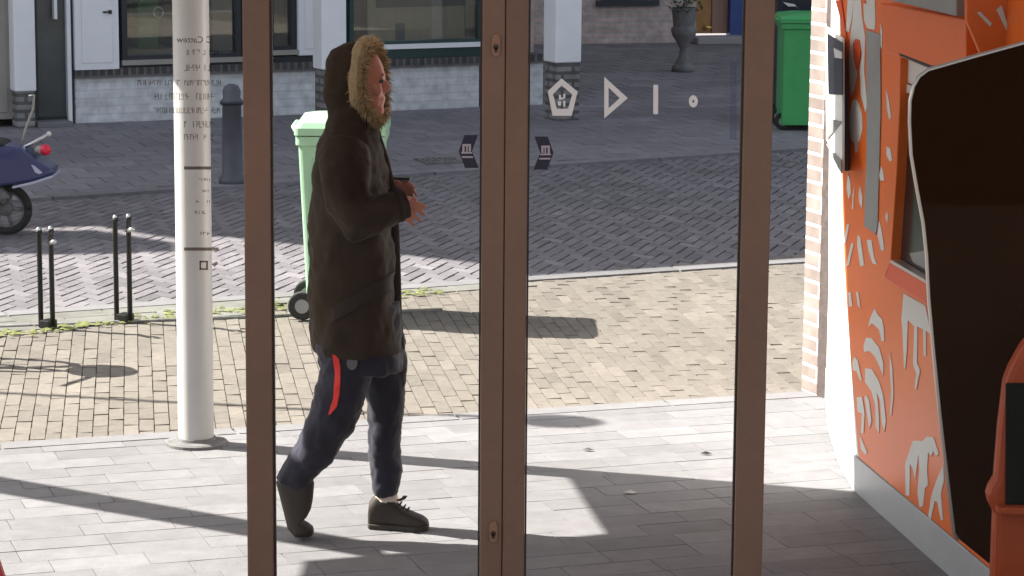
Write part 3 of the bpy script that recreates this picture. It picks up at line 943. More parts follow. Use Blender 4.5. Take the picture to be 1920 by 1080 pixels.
# gap line
# printed shapes, raised 2 mm off the panel
def kshape(pts, off=.0025, th=.002):
    return [KP(a, b, off) for a, b in pts], KN * -th
shapes = [
 [(1589,0),(1600,0),(1598,30),(1592,60),(1586,58)],
 [(1600,0),(1614,0),(1616,30),(1622,70),(1620,130),(1626,200),(1622,210),(1614,180),(1612,130),(1616,100),(1612,75),(1604,72),(1598,85),(1600,110),(1606,140),(1600,170),(1594,180),(1592,120),(1594,70),(1599,30)],
 [(1619,0),(1640,0),(1641,40),(1640,56),(1626,53),(1620,38)],
 [(1603,186),(1609,192),(1616,215),(1617,240),(1612,262),(1608,266),(1607,284),(1603,286),(1602,268),(1595,262),(1592,235),(1594,205),(1598,190)],
 [(1651,44),(1654,58),(1653,92),(1650,84)],
 [(1661,168),(1666,186),(1671,220),(1667,224),(1663,204)],
 [(1662,275),(1669,278),(1673,300),(1668,303),(1662,290)],
 [(1652,312),(1656,322),(1658,338),(1651,339),(1648,330)],
 [(1590,326),(1594,340),(1595,362),(1591,374),(1587,352)],
 [(1603,350),(1600,372),(1600,392),(1597,392),(1599,364)],
 [(1613,348),(1617,370),(1616,392),(1611,380),(1610,362)],
 [(1662,398),(1665,402),(1664,418),(1660,408)],
 [(1648,414),(1653,432),(1658,468),(1652,470),(1645,440)],
 [(1588,420),(1592,421),(1586,455),(1581,457)],
 [(1596,456),(1600,458),(1592,496),(1586,501)],
 [(1608,440),(1613,446),(1620,497),(1613,500),(1607,460)],
 [(1625,450),(1634,450),(1638,480),(1644,496),(1636,494),(1628,470)],
 [(1590,548),(1595,548),(1598,574),(1592,575)],
 [(1605,547),(1609,548),(1613,578),(1608,572)],
 [(1640,578),(1645,590),(1653,598),(1657,615),(1658,640),(1653,640),(1648,618),(1640,610),(1634,606),(1628,612),(1631,598)],
 [(1624,633),(1634,634),(1648,652),(1656,680),(1656,704),(1650,690),(1640,668),(1630,658),(1620,660),(1619,648)],
 [(1602,668),(1608,676),(1616,714),(1612,712),(1606,696),(1599,694),(1598,680)],
 [(1622,690),(1634,692),(1648,716),(1656,742),(1661,790),(1658,810),(1653,790),(1650,750),(1644,736),(1648,780),(1648,812),(1642,800),(1641,760),(1634,734),(1622,716)],
 [(1624,740),(1629,750),(1634,790),(1630,804),(1626,780),(1621,745)],
 [(1606,745),(1616,744),(1621,775),(1619,812),(1614,812),(1616,775),(1608,772)],
 [(1668,660),(1673,690),(1675,740),(1671,780),(1669,776),(1671,730),(1668,690)],
 [(1694,550),(1735,573),(1745,626),(1736,620),(1736,668),(1732,666),(1731,618),(1720,612),(1719,680),(1725,695),(1718,730),(1715,728),(1718,700),(1712,684),(1714,612),(1702,600),(1700,660),(1697,692),(1695,690),(1692,620),(1690,598)],
 [(1712,826),(1730,827),(1738,818),(1750,820),(1760,850),(1756,856),(1750,846),(1746,856),(1740,848),(1738,880),(1740,910),(1734,915),(1731,948),(1724,952),(1720,925),(1724,880),(1722,852),(1716,898),(1712,880),(1706,870),(1705,930),(1698,928),(1697,870)],
 [(1768,872),(1770,900),(1764,926),(1768,975),(1764,976),(1757,940),(1752,940),(1745,975),(1740,968),(1746,930),(1756,900)],
 [(1612,815),(1618,830),(1626,850),(1622,852),(1614,842)],
]
for s_ in shapes:
    MB().prism(*kshape(s_)).build("printed_shape", m_graphic, ks)
mb = MB(); mb.prism(*kshape([(1624,56),(1650,64),(1651,200),(1648,320),(1645,424),(1641,440),(1634,434),(1620,424),(1624,300),(1625,200)], .004)); mb.build("grey_strip", m_grey, ks)
for s_ in ([(1566,0),(1577,0),(1587,72),(1583,64)], [(1604,74),(1611,78),(1614,96),(1610,118),(1605,130),(1601,112),(1599,92)], [(1619,0),(1622,0),(1624,7),(1619,6)]):
    MB().prism(*kshape(s_, .0052)).build("printed_motif", m_orange2, ks)
# ATM recess: frame standing proud, dark screen inside
def kquad(x0, y0a, x1, y1a, y1b, y0b):
    return [(x0, y0a), (x1, y1a), (x1, y1b), (x0, y0b)]
fr_o = [(1688, 98), (1800, 140), (1800, 620), (1657, 520), (1664, 430), (1674, 300), (1680, 200)]
fr_i = [(1688, 101), (1800, 143), (1800, 570), (1669, 493), (1680, 330), (1686, 200)]
mb = MB()
n_ = len(fr_o)
def kring(outer, inner, off, th):
    mb = MB()
    mb.prism([KP(a, b, off) for a, b in outer], -KN * th)
    return mb
kring([(1688, 100), (1686, 200), (1680, 330), (1669, 492), (1658, 520), (1664, 430), (1674, 300), (1680, 200), (1682, 97)], None, .05, .048).build("screen_frame", m_orange, ks, bevel=.004)
kring([(1669, 492), (1800, 570), (1800, 612), (1658, 521)], None, .05, .048).build("screen_frame", m_orange2, ks, bevel=.004)
kring([(1686, 100), (1800, 143), (1800, 150), (1686, 104)], None, .05, .045).build("screen_rim", m_black, ks)
kring([(1686, 105), (1800, 151), (1800, 190), (1686, 149)], None, .02, .017).build("screen_header", m_graphic, ks)
kring([(1686, 153), (1800, 194), (1800, 212), (1686, 168)], None, .024, .02).build("screen_header", m_graphic, ks)
kring([(1686, 169), (1800, 213), (1800, 568), (1670, 490), (1682, 330)], None, .012, .009).build("screen", m_lens, ks)
kring([(1670, 487), (1800, 563), (1800, 569), (1669, 493)], None, .056, .04).build("screen_lip", m_silver, ks)
mb = MB(); mb.prism([KP(a, b, .016) for a, b in ((1705, 475), (1735, 470), (1735, 505), (1712, 492))], -KN * .003); mb.build("keypad", m_grey, ks)
# hood box above the screen
hb = [KP(1664, 12), KP(1684, 98)]
pa, pb_ = KP(1668, 8), KP(1838, 40)
mb = MB()
hd = [KP(1672, 6), KP(1836, 36, .0), KP(1836, 150), KP(1684, 98)]
mb.prism([p + KN * .003 for p in hd], KN * .045); mb.build("hood_box", m_orange, ks, bevel=.006)
mb = MB(); mb.prism([KP(a, b, .06) for a, b in ((1684, -40), (1810, -20), (1810, 30), (1684, 0))], KN * .03); mb.build("hood_plate", m_grey, ks)
mb = MB()
pv_ = [(1838, -60), (1985, -60), (1985, 160), (1838, 90)]
mb.prism([YP(a, b, 8.75) for a, b in ((1812, -60), (1902, -60), (1922, 85), (1842, 110), (1812, 40))], (0, .04, 0)); mb.build("side_board", m_orange, ks, bevel=.005)
mb = MB()
for s_ in ([(1868, 18), (1878, 10), (1890, 50), (1892, 66)], [(1832, 24), (1838, 22), (1860, 44), (1856, 50)]):
    mb.prism([YP(a, b, 8.747) for a, b in s_], (0, .002, 0))
mb.build("board_print", m_graphic, ks)
mb = MB(); mb.prism([YP(a, b, 8.77) for a, b in ((1900, -60), (2000, -60), (2000, 100), (1921, 85))], (0, .04, 0)); mb.build("rear_plate", m_grey, ks)
# privacy shield: dark brown board with a silver edge, standing out from the kiosk
SY = 8.32
edge = [(1990, 62), (1920, 84), (1840, 106), (1770, 126), (1742, 134), (1726, 146), (1716, 164), (1710, 190), (1709, 230), (1712, 290), (1722, 350), (1735, 420), (1741, 480), (1745, 560), (1754, 660), (1766, 780), (1780, 900), (1792, 1000), (1800, 1012)]
sh_o = edge + [(1866, 1066), (1990, 1160)]
MB().prism([YP(a, b, SY) for a, b in sh_o], (0, .03, 0)).build("privacy_shield", m_shield, ks)
mb = MB(); mb.tube([YP(a, b, SY + .012) + Vector((-.004, 0, .003)) for a, b in edge], .0085, 8); mb.build("shield_edge", m_silver, ks, smooth=True)
# things mounted on the flank
LN = (G(1552, 805) - K0); LN = Vector((LN.x, LN.y, 0)).normalized(); LNN = Vector((-LN.y, LN.x, 0))
def LP(px, py, off): return onplane(px, py, G(1552, 805) + LNN * off, LNN)
nb = thing("notice_box", "white framed notice box with dark window, fixed on the kiosk's sunlit white flank", "notice box", (LP(1565, 200, .05).x, LP(1565, 200, .05).y, LP(1565, 320, .05).z))
MB().prism([LP(a, b, .085) for a, b in ((1547, 50), (1578, 72), (1578, 322), (1572, 318), (1549, 262))], -LNN * .012).build("case", m_kwhite, nb, bevel=.003)
MB().prism([LP(a, b, .0725) for a, b in ((1547, 51), (1577, 73), (1577, 320), (1571, 316), (1549, 261))], -LNN * .032).build("backing", m_dark, nb)
MB().prism([LP(a, b, .089) for a, b in ((1551, 62), (1579, 80), (1579, 178), (1553, 176))], -LNN * .003).build("window", m_lens, nb)
MB().prism([LP(a, b, .093) for a, b in ((1563, 90), (1578, 98), (1578, 110), (1565, 108))], -LNN * .003).build("notice", m_graphic, nb)
MB().prism([LP(a, b, .091) for a, b in ((1556, 222), (1577, 228), (1550, 262))], -LNN * .004).build("bracket", m_grey, nb)
MB().prism([LP(a, b, .091) for a, b in ((1549, 270), (1556, 280), (1577, 300), (1577, 325), (1566, 305))], -LNN * .004).build("bracket", m_grey, nb)

# ------------------------------------------------------------------ second terminal at the right edge
TY = 7.9
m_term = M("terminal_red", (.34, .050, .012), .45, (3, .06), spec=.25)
tm = thing("ticket_terminal", "deep orange terminal with black screen at the right edge before the brown shield", "terminal", (YP(1960, 1000, TY).x, TY, 0))
T = lambda a, b, dy=0: YP(a, b, TY + dy)
body = [(1886, 716), (1896, 690), (1924, 640), (1990, 610), (2100, 600), (2100, 1500), (1858, 1500), (1862, 1080), (1866, 965), (1856, 945), (1853, 930), (1858, 915), (1868, 898), (1876, 800)]
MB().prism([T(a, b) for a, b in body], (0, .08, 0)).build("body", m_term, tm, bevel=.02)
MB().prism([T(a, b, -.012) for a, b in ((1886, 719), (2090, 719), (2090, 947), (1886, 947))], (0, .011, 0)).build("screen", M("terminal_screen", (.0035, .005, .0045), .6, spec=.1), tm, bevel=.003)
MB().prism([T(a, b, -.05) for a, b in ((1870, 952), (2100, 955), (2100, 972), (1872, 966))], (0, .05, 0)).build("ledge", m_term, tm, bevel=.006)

# ------------------------------------------------------------------ glass entrance doors
DY = 7.2
D = lambda a, b, dy=0: YP(a, b, DY + dy)
ZB, ZT = .02, 2.95
def stile(mb, px0, px1, dep=.05, y=DY):
    x0, x1 = YP(px0, 540, y - dep / 2).x, YP(px1, 540, y - dep / 2).x
    mb.box(x0, x1, y - dep / 2, y + dep / 2, ZB, ZT)
    return x0, x1
def leaf(px_a, px_b, px_c, px_d, label):
    xa, xd = D(px_a, 540).x, D(px_d, 540).x
    r = thing("sliding_door", label, "door", ((xa + xd) / 2, DY, 0), 0, "sliding glass entrance doors")
    m1 = MB(); x0, x1 = stile(m1, px_a, px_b); m1.build("stile", m_brown, r, bevel=.004)
    m2 = MB(); x2, x3 = stile(m2, px_c, px_d); m2.build("stile", m_brown, r, bevel=.004)
    m3 = MB(); m3.box(x1 + .001, x2 - .001, DY - .024, DY + .024, ZB, ZB + .12); m3.build("bottom_rail", m_brown, r, bevel=.004)
    m3 = MB(); m3.box(x1 + .001, x2 - .001, DY - .024, DY + .024, ZT - .12, ZT); m3.build("top_rail", m_brown, r, bevel=.004)
    m4 = MB(); m4.box(x1 + .001, x2 - .001, DY - .004, DY + .004, ZB + .121, ZT - .121); g = m4.build("glass_pane", m_glass, r)
    m5 = MB()
    for xx in (x1 + .003, x2 - .003):
        m5.box(xx - .0025, xx + .0025, DY - .012, DY + .012, ZB + .121, ZT - .121)
    m5.build("gasket", m_browndk, r)
    return r, g
dl, gl_ = leaf(459, 509, 902, 944, "left sliding glass door in brown frame with the two lock plates")
drt, gr_ = leaf(945.2, 987, 1387, 1441, "right sliding glass door in brown frame with the white shape stickers")
MB().box(D(943, 540).x, D(946, 540).x, DY - .01, DY + .02, ZB, ZT).build("meeting_seal", m_browndk, dl)
for (lx, ly) in ((930, 85), (925, 997)):
    c = D(lx, ly, -.027)
    mb = MB()
    mb.prism([c + Vector((.012 * math.cos(w), 0, .030 * (1 if math.sin(w) > 0 else -1) * (abs(math.sin(w)) ** .5))) for w in [2 * math.pi * k_ / 24 for k_ in range(24)]], (0, -.004, 0))
    lo = mb.build("lock_plate", M("lock_bronze", (.22, .115, .07), .35, metal=.2), dl, bevel=.001)
    mb = MB(); mb.tube([c + Vector((0, -.0045, -.004)), c + Vector((0, -.008, -.004))], .007, 14); mb.box(c.x - .003, c.x + .003, c.y - .008, c.y - .0045, c.z - .018, c.z - .005); mb.build("keyhole", m_browndk, lo)
def sticker(parent, outer, name, mat, inner=None, th=.0015, off=-.0062):
    mb = MB()
    po = [D(a, b, off) for a, b in outer]
    if inner is None:
        mb.prism(po, (0, th, 0))
    else:
        pi = [D(a, b, off) for a, b in inner]
        n = len(po)
        t = Vector((0, th, 0))
        vs = po + pi + [p + t for p in po] + [p + t for p in pi]
        fs = []
        for i in range(n):
            j = (i + 1) % n
            fs += [(i, j, n + j, n + i), (2 * n + i, 3 * n + i, 3 * n + j, 2 * n + j), (i, 2 * n + i, 2 * n + j, j), (n + i, n + j, 3 * n + j, 3 * n + i)]
        mb.add(vs, fs)
    return mb.build(name, mat, parent)
# right door: pentagon, triangle, bar, dot
sticker(gr_, [(1053, 147), (1083, 172), (1072, 217), (1036, 217), (1027, 171)], "pentagon_sticker", m_sticker, [(1053, 160), (1073, 177), (1065, 204), (1044, 204), (1037, 177)])
mb = MB()
for (bx, by, bw_, bh_) in ((1048, 178, 4, 9), (1056, 176, 4, 8), (1046, 190, 6, 8), (1056, 189, 4, 11), (1052, 183, 6, 3)):
    mb.prism([D(a, b, -.0062) for a, b in ((bx, by), (bx + bw_, by), (bx + bw_, by + bh_), (bx, by + bh_))], (0, .0015, 0))
mb.build("pentagon_marks", m_sticker, gr_)
sticker(gr_, [(1133, 144), (1177, 184), (1133, 222)], "triangle_sticker", m_sticker, [(1141, 164), (1162, 184), (1141, 203)])
sticker(gr_, [(1225, 159), (1234, 159), (1234, 214), (1225, 214)], "bar_sticker", m_sticker)
sticker(gr_, [(1300 + 8.5 * math.cos(w), 190 + 11.5 * math.sin(w)) for w in [k_ * .3927 for k_ in range(16)]], "dot_sticker", m_sticker, [(1300 + 2 * math.cos(w), 190 + 3 * math.sin(w)) for w in [k_ * .3927 for k_ in range(16)]])
sticker(gr_, [(1369, 115), (1381, 115), (1381, 262), (1369, 262)], "faint_strip", glass_mat("faint_film", (.82, .84, .92), .05))
# arrow stickers beside the meeting stiles
for par, sgn, cx_, cy_ in ((gl_, -1, 879, 284), (gr_, 1, 1019, 287)):
    e = lambda x, y: (cx_ + sgn * x, cy_ + y)
    st = sticker(par, [e(-17, -31), e(8, -31), e(19, 0), e(7, 31), e(-19, 31), e(-6, 0)], "arrow_sticker", m_navy)
    mb = MB()
    for (x0, y0, x1, y1) in ((-4, -14, 12, -10), (-4, -10, 0, 0), (2, -10, 5, 2), (8, -10, 12, 1), (-6, 1, 14, 4), (-8, 9, 13, 12)):
        mb.prism([D(*e(x0, y0), -.0078), D(*e(x1, y0), -.0078), D(*e(x1, y1), -.0078), D(*e(x0, y1), -.0078)], (0, .001, 0))
    mb.build("arrow_marks", M("sticker_print", (.34, .28, .30), .5), st)
# fixed side lights
def sidelight(px0, px1, label):
    x0, x1 = D(px0, 540).x, D(px1, 540).x
    r = thing("glass_panel", label, "glass panel", ((x0 + x1) / 2, DY + .06, 0))
    m4 = MB(); m4.box(x0, x1, DY + .056, DY + .064, .1, ZT); g = m4.build("glass_pane", m_glass, r)
    m5 = MB(); m5.box(x0, x1, DY + .04, DY + .08, .0, .099); m5.build("bottom_rail", m_brown, r)
    return r, g
sl, gsl = sidelight(-900, 470, "fixed glass panel with dark mirrored lettering in front of the white pole")
sr, gsr = sidelight(1440, 3000, "fixed clear glass panel in front of the orange kiosk")
MB().box(-9, 9, DY - .1, DY + .2, ZT + .005, CZ - .003).build("door_header", m_brown, None, origin=(0, DY, ZT))
tag(bpy.data.objects["door_header"], "brown beam above the glass entrance doors, over the view", "beam")
TYL = DY + .054
def text(s, px, py, hpx, parent, mat):
    cu_ = bpy.data.curves.new("lettering", 'FONT')
    cu_.body = s
    cu_.align_x = 'LEFT'
    cu_.size = hpx / F * DY * 1.35
    cu_.extrude = .0004
    tmp = bpy.data.objects.new("lettering_curve", cu_)
    me = bpy.data.meshes.new_from_object(tmp)
    bpy.data.objects.remove(tmp)
    o = bpy.data.objects.new("lettering", me)
    COL.link(o)
    me.materials.clear(); me.materials.append(mat)
    p = YP(px, py, TYL)
    o.parent = parent
    o.location = p - WLOC[parent.name][0]
    o.rotation_euler = (R(90), 0, R(180))
    return o
m_letter2 = glass_mat("faded_lettering", (.60, .56, .53), .005)
text("C Cattew", 398, 80, 12.5, gsl, m_letter)
# the worn small print: letter sized strokes, right aligned as the photo shows
rng = random.Random(3)
for (y, xa, xb, hh_) in ((98, 350, 405, 10), (127, 345, 405, 12), (155, 258, 410, 10), (181, 290, 410, 12), (207, 275, 412, 11), (233, 345, 396, 12), (257, 345, 396, 11), (337, 372, 392, 5), (358, 380, 392, 5), (378, 368, 392, 6), (398, 366, 392, 6), (438, 376, 392, 6)):
    x = xa
    mb = MB()
    while x < xb:
        w = rng.uniform(4, 7)
        if rng.random() < .86:
            for (a, b, c_, d_) in ((0, 0, 1.4, hh_), (w - 2, 0, w - .8, hh_ * rng.choice((.5, 1))), (0, rng.choice((0, hh_ * .45, hh_ - 1.3)), w - .8, 1.3)):
                if rng.random() < .75:
                    mb.prism([YP(*q_, TYL) for q_ in ((x + a, y - hh_ / 2 + b), (x + c_, y - hh_ / 2 + b), (x + c_, y - hh_ / 2 + min(hh_, b + d_)), (x + a, y - hh_ / 2 + min(hh_, b + d_)))], (0, .0006, 0))
        x += w + .6
    mb.build("lettering_line", m_letter2, gsl)
mb = MB()
for (x0, y0, x1, y1) in ((345, 312, 396, 318), (345, 464, 410, 470), (374, 489, 389, 492), (374, 503, 389, 506), (386, 489, 390, 506), (374, 489, 377, 506)):
    mb.prism([YP(*q_, TYL) for q_ in ((x0, y0), (x1, y0), (x1, y1), (x0, y1))], (0, .0006, 0))
mb.prism([YP(*q_, TYL) for q_ in ((398, 495), (406, 490), (409, 494), (402, 501))], (0, .0006, 0))
mb.build("lettering_rules", glass_mat("thin_lettering", (.50, .46, .43), .005), gsl)
# red display edge in the lower left corner
mb = MB(); mb.prism([YP(a, b, 6.2) for a, b in ((-60, 1010), (-9, 1038), (9, 1090), (22, 1180), (-60, 1180))], (0, .03, 0))
rp = mb.build("display_board", m_red, origin=YP(-20, 1180, 6.2), bevel=.006)
tag(rp, "red board edge poking into the lower left corner of the view", "board")
rp_z = rp.location.z
MB().box(YP(-50, 1180, 6.2).x, YP(-46, 1180, 6.2).x + .03, 6.2, 6.23, 0.0, rp_z + .002).build("leg", m_red, rp)

# ------------------------------------------------------------------ person
PY0 = G(748, 1000).y
Q = lambda a, b, dy=0: YP(a, b, PY0 + dy)
S = F / PY0
pn = thing("person", "walking person in dark brown fur hooded parka and navy trousers with red stripe", "person", (Q(690, 1000).x, PY0, 0))
def finish(o, vox=.012, smooth=4, wrinkle=None):
    rm = o.modifiers.new("remesh", 'REMESH'); rm.mode = 'VOXEL'; rm.voxel_size = vox; rm.use_smooth_shade = True
    sm = o.modifiers.new("smooth", 'SMOOTH'); sm.factor = .5; sm.iterations = smooth
    if wrinkle:
        for sc_, st in wrinkle:
            tx = bpy.data.textures.new("folds", 'CLOUDS'); tx.noise_scale = sc_; tx.noise_depth = 2
            dm = o.modifiers.new("folds", 'DISPLACE'); dm.texture = tx; dm.strength = st; dm.mid_level = .5; dm.texture_coords = 'LOCAL'
    return o
def ering(xl_, xr_, py, hy, dy=0, n=28, pw=2.3):
    a, b = Q(xl_, py), Q(xr_, py)
    cx, hx, z = (a.x + b.x) / 2, (b.x - a.x) / 2, Q((xl_ + xr_) / 2, py).z
    ring = []
    for k_ in range(n):
        w = 2 * math.pi * k_ / n
        c_, s_ = math.cos(w), math.sin(w)
        ring.append(Vector((cx + hx * math.copysign(abs(c_) ** (2 / pw), c_), PY0 + dy + hy * math.copysign(abs(s_) ** (2 / pw), s_), z)))
    return ring
# body: head with face, neck, hands, lower legs as one continuous surface
mb = MB()
hc = Q(675, 152)
mb.ell(hc + Vector((-.005, 0, .02)), .094, .074, .108)
mb.ell(hc + Vector((.028, 0, -.055)), .058, .058, .072)
mb.ell(hc + Vector((.062, 0, -.105)), .026, .034, .024)
mb.ell(hc + Vector((.080, 0, .022)), .012, .045, .013)
mb.tube([hc + Vector((.080, 0, .012)), hc + Vector((.098, 0, -.018)), hc + Vector((.104, 0, -.032))], [.008, .013, .014], 10)
mb.ell(hc + Vector((.092, -.012, -.034)), .011, .009, .009); mb.ell(hc + Vector((.092, .012, -.034)), .011, .009, .009)
mb.ell(hc + Vector((.083, 0, -.062)), .010, .024, .008); mb.ell(hc + Vector((.079, 0, -.076)), .010, .021, .009)
for sgn in (-1, 1):
    mb.ell(hc + Vector((-.015, sgn * .076, -.01)), .02, .01, .032)
    mb.ell(hc + Vector((.062, sgn * .036, -.028)), .022, .026, .024)
mb.tube([hc + Vector((-.02, 0, -.05)), Q(660, 250), Q(655, 330)], [.06, .062, .11], 16)
mb.tube([Q(655, 330), Q(660, 480), Q(664, 620)], [.11, .12, .12], 16)
hipR, kneeR, ankR = Q(646, 640, -.085), Q(634, 760, -.085), Q(548, 893, -.085)
hipL, kneeL, ankL = Q(712, 640, .085), Q(724, 752, .085), Q(724, 935, .085)
for hip, knee, ank in ((hipR, kneeR, ankR), (hipL, kneeL, ankL)):
    mb.tube([hip, knee, ank], [.08, .055, .036], 14)
shR, elR, wrR = Q(643, 300, -.19), Q(664, 408, -.245), Q(716, 384, -.20)
shL, elL, wrL = Q(655, 300, .19), Q(682, 400, .22), Q(706, 356, .06)
for sh, el, wr in ((shR, elR, wrR), (shL, elL, wrL)):
    mb.tube([sh, el, wr], [.055, .045, .03], 12)
body_o = None
def hand(mb, wrist, fwd_, down_, out_, size=.19, curl=.5, spread=.16):
    """palm plus five fingers; fwd_ along the hand, down_ the direction fingers curl to, out_ across the palm towards the thumb"""
    fwd_, down_, out_ = fwd_.normalized(), down_.normalized(), out_.normalized()
    pl = size * .5
    for k_ in range(4):
        off = out_ * ((1.5 - k_) * .0195)
        base = wrist + fwd_ * pl + off * 1.05
        mb.tube([wrist + off * .5, wrist + fwd_ * pl * .5 + off * .9, base], [.014, .0135, .0115], 8)
        L = size * (.43, .5, .46, .36)[k_]
        d = (fwd_ + out_ * ((1.5 - k_) * spread) + down_ * curl * .3).normalized()
        p1 = base + d * L * .42
        d2 = (d + down_ * curl * .7).normalized(); p2 = p1 + d2 * L * .32
        d3 = (d2 + down_ * curl * .7).normalized(); p3 = p2 + d3 * L * .26
        mb.tube([base, p1, p2, p3], [.0098, .0092, .0082, .0062], 8)
    tb = wrist + fwd_ * pl * .3 + out_ * .026
    mb.tube([wrist + fwd_ * pl * .15 + out_ * .012, tb, tb + (fwd_ * .5 + out_ * .6 + down_ * .3) * .045, tb + (fwd_ * .8 + out_ * .65 + down_ * .5) * .07], [.016, .0145, .0115, .008], 8)
hand(mb, wrR + Vector((.012, .01, .0)), Vector((.86, -.1, -.18)), Vector((.1, .5, -.8)), Vector((.35, .45, .7)), .155, .6, .16)
hand(mb, wrL + Vector((.004, 0, .004)), Vector((.95, -.15, .05)), Vector((.1, -.5, -.7)), Vector((.05, -.55, .75)), .165, .9, .1)
body_o = finish(mb.build("body", m_skin, pn), .0065, 3)
# eyes and brows
for sgn in (-1, 1):
    MB().ell(hc + Vector((.078, sgn * .031, .004)), .011, .012, .008).build("eye", M("eye_dark", (.06, .045, .04), .2), body_o, smooth=True)
MB().ell(hc + Vector((.083, 0, .026)), .006, .045, .005).build("eyebrows", m_hair, body_o, smooth=True)
# trousers
mb = MB()
mb.loft([ering(590, 752, 560, .15), ering(592, 754, 640, .165), ering(600, 756, 690, .165)])
mb.tube([Q(646, 630, -.08), Q(648, 690, -.085), Q(637, 750, -.085), Q(618, 795, -.085), Q(592, 842, -.085), Q(558, 888, -.085), Q(543, 912, -.085)], [.105, .098, .088, .083, .076, .064, .054], 18)
mb.tube([Q(708, 630, .08), Q(722, 690, .085), Q(724, 740, .085), Q(722, 800, .085), Q(722, 860, .085), Q(724, 912, .085), Q(725, 928, .085)], [.10, .082, .074, .066, .060, .056, .050], 18)
tr = finish(mb.build("trousers", m_trouser, pn), .009, 8, [(.10, .026), (.04, .013)])
# red side stripe and emblem on the near thigh
def thigh_y(px, py):
    pts = [(646, 630, .105), (648, 690, .098), (637, 750, .088), (618, 795, .083)]
    for (xa, ya, ra), (xb, yb, rb) in zip(pts, pts[1:]):
        if ya <= py <= yb:
            t = (py - ya) / (yb - ya); cx, r = xa + (xb - xa) * t, ra + (rb - ra) * t
            dx = (px - cx) / S
            return -.085 - math.sqrt(max(.0004, r * r - dx * dx))
    return -.19
st = [(624, 652), (629, 670), (632, 690), (633, 710), (632, 730), (629, 750), (623, 766), (616, 778)]
mb = MB()
vsl = []
for i, (a, b) in enumerate(st):
    w = 5.5 if 0 < i < len(st) - 1 else 3
    for sx in (-1, 1):
        vsl.append(Q(a + sx * w, b, thigh_y(a + sx * w, b) - .010))
mb.add(vsl, [(2 * i, 2 * i + 1, 2 * i + 3, 2 * i + 2) for i in range(len(st) - 1)])
so = mb.build("side_stripe", m_stripe, tr)
ss = so.modifiers.new("sub", 'SUBSURF'); ss.levels = ss.render_levels = 2
sw = so.modifiers.new("wrap", 'SHRINKWRAP'); sw.target = tr; sw.wrap_method = 'NEAREST_SURFACEPOINT'; sw.offset = .004
sdm = so.modifiers.new("solid", 'SOLIDIFY'); sdm.thickness = .006; sdm.offset = 0
ec = (660, 681)
mb = MB(); mb.prism([Q(ec[0] + 10 * math.cos(k_ * .3927), ec[1] + 13 * math.sin(k_ * .3927), thigh_y(*ec) - .016) for k_ in range(16)], (0, .03, 0)); mb.build("emblem", m_emblem, tr)
# parka: torso, sleeves and hood in one cloth surface
mb = MB()
rows_ = [(236, 628, 704, .085), (252, 606, 712, .15), (275, 594, 718, .205), (320, 585, 726, .225), (370, 581, 735, .225), (430, 579, 740, .215), (480, 578, 743, .21), (520, 578, 742, .205), (560, 579, 742, .205), (600, 581, 745, .205), (635, 585, 748, .205), (655, 590, 752, .20)]
mb.loft([ering(a, b, y, hy) for y, a, b, hy in rows_])
mb.tube([Q(648, 272, -.16), Q(646, 320, -.215), Q(654, 385, -.245), Q(672, 412, -.25), Q(706, 400, -.235), Q(750, 382, -.19)], [.085, .09, .085, .083, .07, .060], 18)
mb.tube([Q(655, 272, .16), Q(662, 330, .215), Q(682, 400, .22), Q(712, 378, .13), Q(736, 354, .045)], [.085, .088, .075, .065, .05], 18)
# hood
hq = Q(664, 150)
nrm = Vector((.93, -.36, 0)).normalized()
side_ = Vector((-nrm.y, nrm.x, 0))
hb0, hb1 = Q(609, 152), Q(687, 153)
def hring(t, ry, rz):
    c = hb0.lerp(hb1, t)
    return [c + side_ * (ry * math.cos(w)) + Vector((0, 0, rz * math.sin(w))) for w in [2 * math.pi * k_ / 24 for k_ in range(24)]]
mb.loft([hring(0, .015, .02), hring(.06, .05, .07), hring(.2, .085, .113), hring(.42, .106, .138), hring(.7, .112, .15), hring(1, .107, .146)])
mb.loft([ering(620, 686, 190, .095), ering(614, 698, 225, .10), ering(606, 712, 255, .13)])
pk = finish(mb.build("parka", m_jacket, pn), .009, 9, [(.13, .034), (.05, .013)])
# hem and cuff, darker bands
MB().tube([Q(742, 385, -.197), Q(756, 380, -.185)], [.064, .062], 20).build("cuff", m_jacketdk, pk, smooth=True)
# dark raised band slanting low across the side
mb = MB()
pp_ = [(622, 575), (650, 556), (700, 530), (742, 512), (744, 540), (720, 560), (680, 584), (640, 600), (622, 598)]
def torso_y(px, py):
    for (ya, aa, ba, ha), (yb, ab, bb_, hb_) in zip(rows_, rows_[1:]):
        if ya <= py <= yb:
            t = (py - ya) / (yb - ya); xa, xb, h = aa + (ab - aa) * t, ba + (bb_ - ba) * t, ha + (hb_ - ha) * t
            u = min(.97, abs((px - (xa + xb) / 2) / ((xb - xa) / 2)))
            return -h * (1 - u ** 2.3) ** (1 / 2.3)
    return -.2
n_ = 14
vsl = []
for i in range(n_ + 1):
    px = 620 + (744 - 620) * i / n_
    yc = 592 - (px - 620) * .53
    for k_ in range(5):
        py = yc - 16 + k_ * 8
        vsl.append(Q(px, py, torso_y(px, py) - .012 - .008 * math.sin(math.pi * k_ / 4)))
mb.add(vsl, [(i * 5 + k_, i * 5 + k_ + 1, (i + 1) * 5 + k_ + 1, (i + 1) * 5 + k_) for i in range(n_) for k_ in range(4)])
po_ = mb.build("side_band", m_jacketdk, pk, smooth=True)
sw = po_.modifiers.new("wrap", 'SHRINKWRAP'); sw.target = pk; sw.wrap_method = 'NEAREST_SURFACEPOINT'; sw.offset = .008
po_.modifiers.new("solid", 'SOLIDIFY').thickness = .012
